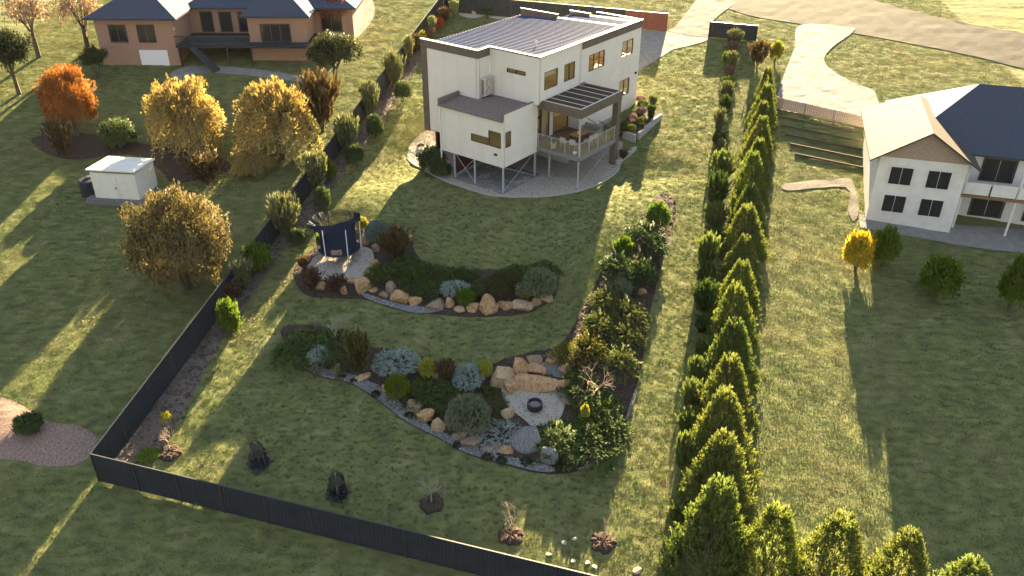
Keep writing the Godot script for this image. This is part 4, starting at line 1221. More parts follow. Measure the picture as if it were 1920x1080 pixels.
	for q in [[0.06, 0.06], [0.06, 2.75], [0.06, 4.75], [4.05, 0.08], [4.6, -0.9], [4.05, 4.75]]:
		hbox(house, "post", q[0], q[0] + 0.11, pad - 0.1, -0.022 if q[0] < 4.2 else 0.2, q[1], q[1] + 0.11, M.steel)
	part(house, "brace", Shape.new().bar(Vector3(0.2, -0.05, -0.1), Vector3(4.0, pad + 0.1, -0.1), 0.03).mesh(), M.steel)
	part(house, "brace", Shape.new().bar(Vector3(0.2, pad + 0.1, -0.13), Vector3(4.0, -0.05, -0.13), 0.03).mesh(), M.steel)
	part(house, "brace", Shape.new().bar(Vector3(0.1, -0.05, -2.85), Vector3(0.1, pad + 0.1, -4.7), 0.03).mesh(), M.steel)
	part(house, "brace", Shape.new().bar(Vector3(0.13, pad + 0.1, -2.85), Vector3(0.13, -0.05, -4.7), 0.03).mesh(), M.steel)
	part(house, "brace", Shape.new().bar(Vector3(4.3, pad + 0.1, 3.79), Vector3(9.2, 0.2, 3.79), 0.03).mesh(), M.steel)
	hbox(house, "downpipe", -0.09, -0.003, -1.4, 3.5, 5.93, 6.02, M.wall2)
	# walls under the house
	hbox(house, "base_wall", 0.3, 4.9, pad + 0.3, -0.02, 4.88, 4.98, M.redwall)
	hbox(house, "footing", 0.25, 4.9, pad - 0.2, pad + 0.3, 4.85, 5.02, M.concrete)
	hbox(house, "base_wall", 7.6, 7.72, pad - 0.2, 0.13, -0.4, 9.5, M.block)
	hbox(house, "base_wall", 7.72, 17.9, pad - 0.2, 0.1, -0.4, -0.28, M.block)
	hbox(house, "base_wall", 3.2, 15.0, pad - 0.3, 0.13, 9.4, 9.55, M.redwall)
	hbox(house, "slab", -0.15, 4.6, pad - 0.3, pad + 0.055, -0.1, 4.85, M.concrete)
	# air conditioner on the lower roof
	var ac := hbox(house, "air_conditioner", 2.5, 3.45, 3.98, 5.3, 3.7, 4.06, M.aircon)
	for hy in [4.3, 4.95]:
		var ring := Shape.new().tube(Vector3(2.98, hy, -3.699), Vector3(2.98, hy, -3.66), 0.28, 0.26, 20)
		part(ac, "fan_grille", ring.mesh(), M.roofdark)
	part(ac, "side_vent", hb(Shape.new(), 2.48, 2.499, 4.05, 5.2, 3.78, 3.98).mesh(), M.roofdark)
	# stairs from the deck to the garden
	for i in 7:
		hbox(house, "stair_tread", 9.42 + i * 0.27, 9.68 + i * 0.27, 0.2 - i * 0.18, 0.25 - i * 0.18, -2.2, -1.1, M.deck)
	part(house, "stair_rail", Shape.new().bar(Vector3(9.4, 1.45, 2.2), Vector3(11.2, 0.3, 2.2), 0.05).bar(Vector3(9.4, 1.45, 1.1), Vector3(11.2, 0.3, 1.1), 0.05).bar(Vector3(10.3, 0.9, 2.2), Vector3(10.3, -0.3, 2.2), 0.04).bar(Vector3(11.2, 0.3, 2.2), Vector3(11.2, -0.9, 2.2), 0.04).mesh(), M.frame)
	for i in house.get_child_count():
		var c := house.get_child(i) as Node3D
		c.position.y += y0

func house_point(a: float, h: float, b: float) -> Vector3:
	return Vector3(ORIGIN.x, 0, ORIGIN.z) + axis_a * a + axis_b * b + Vector3(0, ORIGIN.y + h, 0)

func deck_things() -> void:
	var turn := PI / 2 - YAW
	var t := thing("dining_table", "long timber dining table under the pergola on the deck", "table", house_point(6.8, 0.44, -2.05), turn)
	for i in 5:
		part(t, "tabletop_board", Shape.new().box(Vector3(-0.8, 0.72, -0.42 + i * 0.168), Vector3(0.8, 0.77, -0.42 + i * 0.168 + 0.163)).mesh(), M.timber)
	for q in [[-0.7, -0.35], [0.62, -0.35], [-0.7, 0.27], [0.62, 0.27]]:
		part(t, "leg", Shape.new().box(Vector3(q[0], 0, q[1]), Vector3(q[0] + 0.08, 0.719, q[1] + 0.08)).mesh(), M.frame)
	var jug := Shape.new().lathe([[0.0, 0.0], [0.05, 0.0], [0.06, 0.08], [0.035, 0.14], [0.045, 0.18], [0.0, 0.18]], 10)
	var jo := part(self, numbered("jug"), jug.mesh(), M.white)
	jo.position = house_point(6.6, 1.211, -2.1)
	tag(jo, "small white jug standing on the timber dining table", "jug")
	for q in [[5.25, -1.75, 0.0], [5.3, -2.55, 0.15], [6.6, -3.0, 1.6], [7.2, -3.0, 1.55]]:
		var c := thing("deck_chair", "pale upholstered chair drawn up to the timber dining table", "chair", house_point(q[0], 0.44, q[1]), turn + q[2], "chairs around the deck table")
		part(c, "seat", Shape.new().box(Vector3(-0.24, 0.4, -0.24), Vector3(0.24, 0.48, 0.24)).mesh(), M.fabric)
		part(c, "backrest", Shape.new().box(Vector3(-0.28, 0.46, -0.24), Vector3(-0.21, 0.85, 0.24)).mesh(), M.fabric)
		for e in [[-0.22, -0.22], [0.19, -0.22], [-0.22, 0.19], [0.19, 0.19]]:
			part(c, "leg", Shape.new().box(Vector3(e[0], 0, e[1]), Vector3(e[0] + 0.035, 0.4, e[1] + 0.035)).mesh(), M.steel)
	var sf := thing("outdoor_sofa", "grey-brown outdoor sofa at the stair end of the deck", "sofa", house_point(8.7, 0.44, -1.9), turn)
	part(sf, "base", Shape.new().box(Vector3(-0.4, 0.05, -0.7), Vector3(0.4, 0.4, 0.7)).mesh(), M.sofa)
	part(sf, "backrest", Shape.new().box(Vector3(0.22, 0.4, -0.7), Vector3(0.42, 0.8, 0.7)).mesh(), M.sofa)
	for z in [-0.82, 0.7]:
		part(sf, "armrest", Shape.new().box(Vector3(-0.4, 0.05, z), Vector3(0.42, 0.6, z + 0.12)).mesh(), M.sofa)
	var p := thing("plant_pot", "cream tapered pot with a small plant behind the glass balustrade", "pot", house_point(4.62, 0.44, -1.2), 0.0)
	part(p, "pot", Shape.new().lathe([[0.0, 0.0], [0.16, 0.0], [0.25, 0.42], [0.22, 0.42], [0.2, 0.34], [0.0, 0.34]], 14).mesh(), M.terracotta)
	var fo := part(p, "foliage", F.fan[0], F.species_green[1])
	fo.scale = Vector3(0.22, 0.35, 0.22); fo.position.y = 0.34
	var w := part(self, numbered("white_bowl"), Shape.new().lathe([[0.0, 0.0], [0.1, 0.0], [0.17, 0.18], [0.15, 0.2], [0.08, 0.06], [0.0, 0.05]], 14).mesh(), M.white)
	w.position = house_point(4.5, 0.441, -3.2)
	tag(w, "small white bowl on the corner of the deck", "bowl")

# ---------------------------------------------------------------- garden furniture
func make_trampoline(at: Vector3) -> void:
	var t := thing("trampoline", "round trampoline with sagging navy safety net on a gravel patch", "trampoline", at, 0.35)
	var R := 1.4
	var ring := Shape.new()
	for i in 32:
		var a0 := TAU * i / 32
		var a1 := TAU * (i + 1) / 32
		var p := Vector3(cos(a0), 0, sin(a0))
		var q := Vector3(cos(a1), 0, sin(a1))
		ring.hexa(p * (R - 0.2) + Vector3(0, 0.66, 0), p * R + Vector3(0, 0.64, 0), q * R + Vector3(0, 0.64, 0), q * (R - 0.2) + Vector3(0, 0.66, 0), p * (R - 0.2) + Vector3(0, 0.7, 0), p * R + Vector3(0, 0.69, 0), q * R + Vector3(0, 0.69, 0), q * (R - 0.2) + Vector3(0, 0.7, 0))
	part(t, "pad", ring.mesh(), M.navy)
	var springs := Shape.new()
	for i in 48:
		var a := TAU * i / 48
		springs.bar(Vector3(cos(a) * (R + 0.02), 0.5, sin(a) * (R + 0.02)), Vector3(cos(a) * (R + 0.02), 0.66, sin(a) * (R + 0.02)), 0.018)
	var hoop := Shape.new()
	for i in 32:
		hoop.tube(Vector3(cos(TAU * i / 32) * R, 0.62, sin(TAU * i / 32) * R), Vector3(cos(TAU * (i + 1) / 32) * R, 0.62, sin(TAU * (i + 1) / 32) * R), 0.03, 0.03, 6)
	part(t, "hoop", hoop.mesh(), M.black)
	part(t, "net_ties", springs.mesh(), M.steel)
	var matt := Shape.new().lathe([[0.0, 0.6], [R - 0.2, 0.62], [R - 0.2, 0.64], [0.0, 0.62]], 28)
	part(t, "jumping_mat", matt.mesh(), M.black)
	for i in 6:
		var a := TAU * i / 6 + 0.3
		var d := Vector3(cos(a), 0, sin(a))
		var pole := Shape.new().tube(d * (R + 0.06) + Vector3(0, -0.02, 0), d * (R + 0.06) + Vector3(0, 0.66, 0), 0.026, 0.026, 8)
		part(t, "leg", pole.mesh(), M.steel)
		var up := Shape.new().tube(d * (R + 0.06) + Vector3(0, 0.66, 0), d * (R + 0.1) + Vector3(0, 2.55, 0), 0.026, 0.024, 8)
		part(t, "net_pole", up.mesh(), M.white if i < 3 else M.black)
	# the net: a curtain that sags between the poles, gathered round most of the ring
	var net := Shape.new()
	var cloth := Shape.new()
	var n := 72
	for i in n:
		var a0 := TAU * i / n
		var a1 := TAU * (i + 1) / n
		for k in 6:
			var f0 := k / 6.0
			var f1 := (k + 1) / 6.0
			var pt := func(a: float, f: float) -> Vector3:
				var side := cos(a - 0.25)
				var sag := 0.14 * maxf(0.0, sin(a)) - 0.2 * maxf(0.0, side)
				var wave := 0.05 * sin(a * 17.0 + f * 4.0) + 0.03 * sin(a * 41.0)
				var rr := R - 0.18 - 0.1 * sin(f * PI) + 0.34 * pow(f, 4.0) * (1.2 - 0.5 * side) + wave * (0.3 + f)
				var z := sin(a) * rr
				if z > 0.0:                       # the front of the net has slumped back between the side poles
					z *= lerpf(1.0, 0.22, pow(f, 1.15))
				return Vector3(cos(a) * rr, lerpf(0.68, 2.62 - sag - 0.05 * sin(a * 7.0 + 1.0), f), z)
			var target := net if fposmod(a0 + 0.35, TAU) > 3.7 or (f0 < 0.16 and fposmod(a0, TAU) > 1.5 and fposmod(a0, TAU) < 2.1) else cloth
			target.quad(pt.call(a0, f0), pt.call(a0, f1), pt.call(a1, f1), pt.call(a1, f0))
	part(t, "safety_net", net.mesh(), M.net)
	part(t, "net_curtain", cloth.mesh(), M.navy)
	# the top edge rolled over and hanging in folds
	var roll := Shape.new()
	for i in 40:
		var a0 := -0.3 + 3.6 * i / 40.0
		var a1 := -0.3 + 3.6 * (i + 1) / 40.0
		for k in 3:
			var pt := func(a: float, f: float) -> Vector3:
				var side := cos(a - 0.25)
				var top := 2.62 - 0.14 * maxf(0.0, sin(a)) + 0.2 * maxf(0.0, side)
				var rr := R + 0.2 + 0.17 * (1.0 - side) * 0.5 + 0.05 * sin(a * 15.0) * f - 0.06 * f
				var z := sin(a) * rr
				return Vector3(cos(a) * rr, top + 0.02 - f * (0.34 + 0.12 * sin(a * 6.0)), z * 0.24 + 0.12 * f if z > 0.0 else z)
			roll.quad(pt.call(a0, k / 3.0), pt.call(a0, (k + 1) / 3.0), pt.call(a1, (k + 1) / 3.0), pt.call(a1, k / 3.0))
	part(t, "net_roll", roll.mesh(), M.navy)

func make_fire_pit(at: Vector3) -> void:
	var t := thing("fire_pit", "low round black steel fire pit on the gravel circle", "fire pit", at)
	part(t, "drum", Shape.new().lathe([[0.0, 0.0], [0.4, 0.0], [0.44, 0.06], [0.44, 0.36], [0.4, 0.4], [0.36, 0.36], [0.34, 0.2], [0.0, 0.18]], 32).mesh(), M.black)
	part(t, "ash_bed", Shape.new().lathe([[0.335, 0.2], [0.335, 0.24], [0.2, 0.27], [0.0, 0.26]], 24).mesh(), M.greystone)
	var lip := Shape.new()
	for i in 32:
		lip.tube(Vector3(cos(TAU * i / 32) * 0.4, 0.4, sin(TAU * i / 32) * 0.4), Vector3(cos(TAU * (i + 1) / 32) * 0.4, 0.4, sin(TAU * (i + 1) / 32) * 0.4), 0.025, 0.025, 6)
	part(t, "rim", lip.mesh(), mat([0.1, 0.1, 0.1], 0.35, 0.7))

func mulch_ring(at: Vector3, r: float, label: String) -> void:
	var t := thing("mulch_ring", label, "mulch", at, rng.randf() * TAU)
	var s := Shape.new()
	var nz := FastNoiseLite.new()
	nz.seed = int(at.x * 10.0); nz.frequency = 2.0
	var pt := func(i: int, k: int) -> Vector3:
		var a := TAU * (i % 26) / 26.0
		var f := k / 6.0
		var rr := r * f * (1.0 + 0.35 * nz.get_noise_2d(cos(a), sin(a)))
		var x := cos(a) * rr
		var z := sin(a) * rr
		var y := 0.16 * (1.0 - f * f) * (0.5 + f) + 0.1 * nz.get_noise_2d(x * 6.0, z * 6.0) * (1.0 - f) + (ground(at.x + x, at.z + z) - at.y)
		return Vector3(x, y + (0.03 if k < 6 else -0.05), z)
	for i in 26:
		for k in 6:
			s.quad(pt.call(i, k), pt.call(i, k + 1), pt.call(i + 1, k + 1), pt.call(i + 1, k))
	t.rotation.y = 0.0
	var q := Shape.new()
	for i in range(0, s.v.size(), 4):
		q.quad(s.v[i + 3], s.v[i + 2], s.v[i + 1], s.v[i])
	var body := part(t, "mulch_mound", q.mesh(), M.mulch)
	body.set_meta("kind", "stuff")

func bare_tree(at: Vector3, h: float, w: float, sd: int, label: String, m: Material, levels := 4, leaves := "") -> void:
	var t := thing("bare_sapling", label, "sapling", at, sd * 1.3)
	var r := RandomNumberGenerator.new()
	r.seed = sd
	var s := Shape.new()
	branch(s, r, Vector3(0, -0.05, 0), Vector3(0, 1, 0), 0.42, 0.022, levels, w, 3, 0.12)
	var o := part(t, "branches", s.mesh(), m)
	o.scale = Vector3.ONE * h
	if leaves != "":
		var fo := part(t, "foliage", F.sparse[0], F["species_" + leaves][1])
		fo.scale = Vector3(h * 0.35, h, h * 0.35)

func netted_sapling(at: Vector3, label: String, sd: int) -> void:
	var t := thing("netted_sapling", label, "sapling", at, sd * 2.0)
	var r := RandomNumberGenerator.new()
	r.seed = sd
	var s := Shape.new()
	branch(s, r, Vector3(0, -0.05, 0), Vector3(0.1, 1, 0), 0.5, 0.03, 3, 0.5, 3, 0.2)
	part(t, "branches", s.mesh(), M.paletwig).scale = Vector3.ONE * 1.15
	var b := Shape.new()
	var nz := FastNoiseLite.new()
	nz.seed = sd; nz.frequency = 1.1
	var pt := func(i: int, k: int) -> Vector3:
		var a := TAU * (i % 20) / 20.0
		var f := k / 9.0
		var rr := 0.42 * (1.0 - 0.75 * f * f) * (1.0 + 0.9 * nz.get_noise_2d(cos(a) * 1.5, sin(a) * 1.5 + f * 2.0)) + 0.05
		return Vector3(cos(a) * rr, 0.02 + f * 1.5, -sin(a) * rr)
	for i in 20:
		for k in 9:
			b.quad(pt.call(i, k), pt.call(i + 1, k), pt.call(i + 1, k + 1), pt.call(i, k + 1))
	part(t, "bird_net", b.mesh(), M.birdnet)
	var hoop := Shape.new()
	for k in 12:
		var a0 := PI * k / 12.0
		var a1 := PI * (k + 1) / 12.0
		hoop.tube(Vector3(cos(a0) * 0.36, sin(a0) * 1.45, 0), Vector3(cos(a1) * 0.36, sin(a1) * 1.45, 0), 0.014, 0.014, 5)
	part(t, "hoop", hoop.mesh(), M.steel)
	# gathered foot of the net
	var foot := Shape.new()
	var fp := func(i: int, k: int) -> Vector3:
		var a := TAU * (i % 22) / 22.0
		var f := k / 4.0
		var rr := (0.12 + 0.5 * f) * (1.0 + 0.7 * nz.get_noise_2d(cos(a) * 2.0 + 5.0, sin(a) * 2.0))
		var x := cos(a) * rr + 0.1 * f
		var z := -sin(a) * rr
		return Vector3(x, 0.3 * (1.0 - f) * (0.6 + nz.get_noise_2d(a * 3.0, f * 3.0)) + 0.015 - 0.174 * z * 0.0, z)
	for i in 22:
		for k in 4:
			foot.quad(fp.call(i + 1, k), fp.call(i, k), fp.call(i, k + 1), fp.call(i + 1, k + 1))
	var fo := part(t, "net_foot", foot.mesh(), M.black)
	fo.rotation.x = 0.0

func planter() -> void:
	var t := thing("raised_planter", "pale block retaining planter beside the house wall", "planter", Vector3.ZERO)
	var pts := [Vector2(12.55, -68.9), Vector2(9.95, -65.0), Vector2(8.75, -66.05)]
	var blocks := [Shape.new().box(Vector3(0.006, 0.004, -0.1), Vector3(0.594, 0.196, 0.1)).mesh(), Shape.new().box(Vector3(0.006, 0.004, -0.105), Vector3(0.594, 0.196, 0.095)).mesh()]
	for k in 2:
		var a: Vector2 = pts[k]
		var b: Vector2 = pts[k + 1]
		var n := int(a.distance_to(b) / 0.6)
		var d := (b - a).normalized()
		for i in n:
			var p := a + d * 0.6 * i
			var g0 := ground(p.x, p.y)
			var top: float = 2.25 if k == 0 and i < 3 else (2.05 if k == 0 and i < 5 else 1.85)
			var y := floorf(g0 / 0.2) * 0.2 - 0.2 + 0.05
			while y < top - 0.1:
				var o := part(t, "block", blocks[(i + k) % 2], M.block)
				o.position = Vector3(p.x, y, p.y); o.rotation.y = atan2(-d.y, d.x)
				y += 0.2
	var so := Shape.new()
	var poly := PackedVector2Array([Vector2(12.5, -69.0), Vector2(9.95, -65.15), Vector2(8.8, -66.1), Vector2(5.6, -64.2), Vector2(11.6, -71.4)])
	so.tri(Vector3(12.45, 2.2, -69.0), Vector3(12.0, 2.5, -71.0), Vector3(9.95, 1.75, -65.15))
	so.tri(Vector3(12.0, 2.5, -71.0), Vector3(8.0, 1.95, -66.0), Vector3(9.95, 1.75, -65.15))
	so.tri(Vector3(9.95, 1.75, -65.15), Vector3(8.0, 1.95, -66.0), Vector3(8.75, 1.75, -66.05))
	part(t, "soil", so.mesh(), M.mulch)
	var s2 := thing("step_planter", "low pale block step planter beside the brown column", "planter", Vector3.ZERO)
	for k in 5:
		var o := part(s2, "block", blocks[k % 2], M.block)
		var p := Vector2(8.2, -62.4).lerp(Vector2(9.8, -64.0), k / 5.0)
		o.position = Vector3(p.x, ground(p.x, p.y) + 0.02, p.y); o.rotation.y = atan2(1.6, 1.6)
	for k in 5:
		var o := part(s2, "block", blocks[k % 2], M.block)
		var p := Vector2(8.2, -62.4).lerp(Vector2(9.8, -64.0), k / 5.0)
		o.position = Vector3(p.x, ground(p.x, p.y) + 0.22, p.y); o.rotation.y = atan2(1.6, 1.6)

# ---------------------------------------------------------------- neighbours
func hip_roof(s: Shape, x0: float, x1: float, z0: float, z1: float, y: float, rise: float) -> void:
	var dx := x1 - x0
	var dz := z1 - z0
	var r0: Vector3
	var r1: Vector3
	if dx > dz:
		r0 = Vector3(x0 + dz / 2, y + rise, (z0 + z1) / 2); r1 = Vector3(x1 - dz / 2, y + rise, (z0 + z1) / 2)
		s.quad(Vector3(x0, y, z1), Vector3(x1, y, z1), r1, r0)
		s.quad(Vector3(x1, y, z0), Vector3(x0, y, z0), r0, r1)
		s.tri(Vector3(x0, y, z0), Vector3(x0, y, z1), r0)
		s.tri(Vector3(x1, y, z1), Vector3(x1, y, z0), r1)
	else:
		r0 = Vector3((x0 + x1) / 2, y + rise, z1 - dx / 2); r1 = Vector3((x0 + x1) / 2, y + rise, z0 + dx / 2)
		s.tri(Vector3(x0, y, z1), Vector3(x1, y, z1), r0)
		s.tri(Vector3(x1, y, z0), Vector3(x0, y, z0), r1)
		s.quad(Vector3(x1, y, z1), Vector3(x1, y, z0), r1, r0)
		s.quad(Vector3(x0, y, z0), Vector3(x0, y, z1), r0, r1)
	s.box(Vector3(x0 + 0.02, y - 0.16, z0 + 0.02), Vector3(x1 - 0.02, y - 0.003, z1 - 0.02))

func plain_window(t: Node, lo: Vector2, hi: Vector2, z: float, trim: Material, bars := 2) -> void:
	var f := part(t, "window", Shape.new().box(Vector3(lo.x, lo.y, z), Vector3(hi.x, lo.y + 0.1, z + 0.07)).box(Vector3(lo.x, hi.y - 0.1, z), Vector3(hi.x, hi.y, z + 0.07)).box(Vector3(lo.x, lo.y + 0.1, z), Vector3(lo.x + 0.1, hi.y - 0.1, z + 0.07)).box(Vector3(hi.x - 0.1, lo.y + 0.1, z), Vector3(hi.x, hi.y - 0.1, z + 0.07)).mesh(), trim)
	for i in bars:
		var x0 := lerpf(lo.x + 0.1, hi.x - 0.1, float(i) / bars) + 0.02
		var x1 := lerpf(lo.x + 0.1, hi.x - 0.1, float(i + 1) / bars) - 0.02
		part(f, "pane", Shape.new().box(Vector3(x0, lo.y + 0.1, z + 0.005), Vector3(x1, hi.y - 0.1, z + 0.03)).mesh(), M.darkglass)

func brick_house() -> void:
	var t := thing("brick_house", "long orange brick house with blue-grey hipped roof and dark raised deck", "house", Vector3(0, 0, 0))
	part(t, "wall", Shape.new().box(Vector3(-38.2, 2.6, -88), Vector3(-31, 7.7, -78.4)).mesh(), M.brick)
	part(t, "wall", Shape.new().box(Vector3(-30.99, 2.8, -90), Vector3(-24.51, 7.7, -82.8)).mesh(), M.brick)
	part(t, "wall", Shape.new().box(Vector3(-24.5, 2.8, -89), Vector3(-19.2, 7.7, -79.4)).mesh(), M.brick)
	part(t, "wall", Shape.new().box(Vector3(-19.19, 3.0, -90), Vector3(-15.5, 7.7, -83.5)).mesh(), M.brick)
	for q in [[-38.8, -30.4, -90.5, -77.7], [-24.0 - 1.1, -18.6, -90.4, -78.8]]:
		var s := Shape.new()
		hip_roof(s, q[0], q[1], q[2], q[3], 7.88, 2.3)
		part(t, "roof", s.mesh(), M.tile)
	var s := Shape.new()
	hip_roof(s, -31.5, -14.9, -96.0, -82.2, 7.9, 3.2)
	part(t, "roof", s.mesh(), M.tile)
	for x in [-37.0, -34.4]:
		plain_window(t, Vector2(x, 5.6), Vector2(x + 1.6, 7.2), -78.4, M.frame, 2)
	for x in [-30.0, -28.2, -26.4]:
		plain_window(t, Vector2(x, 5.5), Vector2(x + 1.2, 7.4), -82.8, M.frame, 1)
	plain_window(t, Vector2(-23.4, 5.4), Vector2(-20.6, 7.1), -79.4, M.frame, 3)
	plain_window(t, Vector2(-18.6, 5.4), Vector2(-16.6, 7.1), -83.5, M.frame, 2)
	part(t, "garage_door", Shape.new().box(Vector3(-34.6, 2.9, -78.4), Vector3(-32.0, 4.9, -78.32)).mesh(), M.white)
	part(t, "deck_floor", Shape.new().box(Vector3(-31.0, 5.2, -82.79), Vector3(-19.0, 5.4, -78.0)).mesh(), M.fence)
	var rail := Shape.new().box(Vector3(-31.0, 6.2, -78.1), Vector3(-24.0, 6.28, -78.0)).box(Vector3(-31.0, 5.55, -78.08), Vector3(-24.0, 5.6, -78.02))
	for i in 36:
		rail.box(Vector3(-30.95 + i * 0.195, 5.401, -78.07), Vector3(-30.91 + i * 0.195, 6.199, -78.03))
	part(t, "deck_rail", rail.mesh(), M.post)
	for x in [-30.8, -28.6, -26.4, -24.2]:
		part(t, "post", Shape.new().box(Vector3(x, 2.8, -78.2), Vector3(x + 0.12, 5.2, -78.08)).mesh(), M.post)
	part(t, "stair", Shape.new().bar(Vector3(-29.4, 5.3, -77.9), Vector3(-27.2, 3.4, -76.9), 0.9, 0.12).mesh(), M.post)
	part(t, "base_wall", Shape.new().box(Vector3(-31.0, 2.8, -82.79), Vector3(-24.52, 5.199, -82.5)).mesh(), M.frame)

func garden_shed() -> void:
	var t := thing("garden_shed", "small cream metal shed with a flat roof and dark surround", "shed", on(-28.6, -57.6), -0.12)
	part(t, "wall", Shape.new().box(Vector3(-1.7, -0.4, -1.35), Vector3(1.7, 2.1, 1.35)).mesh(), M.offwhite)
	part(t, "roof", Shape.new().bar(Vector3(0, 2.16, -1.5), Vector3(0, 2.34, 1.5), 3.7, 0.1).mesh(), M.offwhite)
	part(t, "door", Shape.new().box(Vector3(-1.2, -0.2, 1.351), Vector3(0.2, 1.85, 1.38)).mesh(), M.offwhite)
	part(t, "door_handle", Shape.new().box(Vector3(0.02, 0.85, 1.381), Vector3(0.08, 1.05, 1.41)).mesh(), M.black)
	for x in [-1.7, -0.85, 0.0, 0.85, 1.66]:
		part(t, "rib", Shape.new().box(Vector3(x, -0.3, 1.352), Vector3(x + 0.04, 2.05, 1.365)).mesh(), M.offwhite)
	part(t, "plinth", Shape.new().box(Vector3(-2.3, -0.6, -1.7), Vector3(2.2, 0.12, 1.75)).mesh(), M.greystone)
	var c := thing("water_tank", "dark round water tank beside the cream shed", "tank", on(-31.2, -57.6))
	part(c, "tank", Shape.new().lathe([[0.0, 0.0], [0.8, 0.0], [0.8, 1.0], [0.72, 1.12], [0.0, 1.25]], 20).mesh(), M.fence)
	part(c, "lid", Shape.new().lathe([[0.22, 1.2], [0.22, 1.3], [0.0, 1.32]], 12).mesh(), M.post)

func white_house() -> void:
	var t := thing("white_house", "white-walled neighbouring house with front gable and wide tiled roof", "house", on(25.3, -54.6), -0.286)
	part(t, "wall", Shape.new().box(Vector3(0, -0.8, -10), Vector3(5.6, 4.85, 0)).mesh(), M.weather)
	part(t, "wall", Shape.new().box(Vector3(5.61, -0.8, -10.5), Vector3(17, 4.85, -2.6)).mesh(), M.weather)
	var g := Shape.new()
	g.tri(Vector3(-0.1, 4.86, 0.01), Vector3(5.7, 4.86, 0.01), Vector3(2.8, 6.75, 0.01))
	g.tri(Vector3(5.7, 4.86, -0.1), Vector3(-0.1, 4.86, -0.1), Vector3(2.8, 6.75, -0.1))
	part(t, "gable", g.mesh(), M.paling)
	var r := Shape.new()
	for side in [-1.0, 1.0]:
		var x: float = 2.8 + side * 3.5
		var p := [Vector3(x, 4.6, 0.6), Vector3(2.8, 6.9, 0.6), Vector3(2.8, 6.9, -8.0), Vector3(x, 4.6, -10.6)]
		var u := Vector3(0, 0.12, 0)
		if side < 0:
			r.hexa(p[3], p[2], p[1], p[0], p[3] + u, p[2] + u, p[1] + u, p[0] + u)
		else:
			r.hexa(p[2], p[3], p[0], p[1], p[2] + u, p[3] + u, p[0] + u, p[1] + u)
	part(t, "roof", r.mesh(), M.tile2)  # gable slopes get the tile coloured as if sunlit
	var r2 := Shape.new()
	hip_roof(r2, 1.2, 17.8, -12.5, -2.0, 4.95, 3.4)
	part(t, "roof", r2.mesh(), M.tile)  # blue of the shaded front slope comes from the tile colour here
	for x in [0.75, 3.15]:
		for y in [0.75, 2.85]:
			plain_window(t, Vector2(x, y), Vector2(x + 1.65, y + 1.45), 0.0, M.weather, 2)
	for x in [7.0, 10.5, 13.5]:
		plain_window(t, Vector2(x, 2.9), Vector2(x + 2.2, 4.6), -2.6, M.frame, 2)
		plain_window(t, Vector2(x, 0.2), Vector2(x + 2.2, 2.0), -2.6, M.frame, 2)
	part(t, "balcony_floor", Shape.new().box(Vector3(5.7, 2.3, -2.59), Vector3(16, 2.5, -0.6)).mesh(), M.deck)
	for i in 6:
		part(t, "balcony_panel", Shape.new().box(Vector3(5.9 + i * 1.68, 2.55, -0.68), Vector3(7.45 + i * 1.68, 3.4, -0.62)).mesh(), M.weather)
	for x in [5.8, 9.2, 12.6, 15.8]:
		part(t, "post", Shape.new().box(Vector3(x, -0.6, -0.75), Vector3(x + 0.14, 4.9, -0.69)).mesh(), M.weather)
	var c := part(self, numbered("patio_slab"), sheet(PackedVector2Array([Vector2(24.6, -53.6), Vector2(31.5, -51.4), Vector2(42, -49.5), Vector2(42, -53), Vector2(31, -54), Vector2(25, -55.2)]), 0.05), M.concrete)
	c.set_meta("kind", "structure")

func paling_fence(a: Vector2, b: Vector2, high: float, label: String) -> void:
	var d := (b - a).normalized()
	var t := thing("paling_fence", label, "fence", on(a.x, a.y), atan2(-d.y, d.x))
	var n := int(a.distance_to(b) / 0.6)
	var pal := Shape.new()
	for k in 4:
		pal.box(Vector3(k * 0.15 + 0.008, 0.05, 0), Vector3(k * 0.15 + 0.142, high, 0.02))
	var pm := pal.mesh()
	var po := Shape.new().box(Vector3(-0.05, -0.2, -0.1), Vector3(0.05, high + 0.05, -0.002)).mesh()
	for i in n:
		var p := a + d * 0.6 * i
		var y := ground(p.x, p.y) - ground(a.x, a.y)
		part(t, "paling", pm, M.paling).position = Vector3(0.6 * i, y, 0)
		if i % 4 == 0:
			part(t, "post", po, M.paling).position = Vector3(0.6 * i, y, 0)
	var e := a + d * 0.6 * n
	part(t, "rail", Shape.new().bar(Vector3(0, high * 0.75, -0.03), Vector3(0.6 * n, high * 0.75 + ground(e.x, e.y) - ground(a.x, a.y), -0.03), 0.04, 0.08).mesh(), M.paling)

func terraces() -> void:
	for i in 5:
		var a := Vector2(22.4, -69.2 + i * 1.5)
		var b := Vector2(28.6, -66.6 + i * 1.5)
		var d := (b - a).normalized()
		var t := thing("terrace_sleeper", "timber sleeper retaining a grassed step below the paling fence", "sleeper", on(a.x, a.y), atan2(-d.y, d.x), "grassed steps on the neighbouring slope")
		var fall := ground(b.x, b.y) - ground(a.x, a.y)
		var l := a.distance_to(b)
		for k in 3:
			part(t, "sleeper", Shape.new().bar(Vector3(l * k / 3.0 + 0.01, 0.1 + fall * k / 3.0, 0), Vector3(l * (k + 1) / 3.0 - 0.01, 0.1 + fall * (k + 1) / 3.0, 0), 0.1, 0.16).mesh(), M.bark)

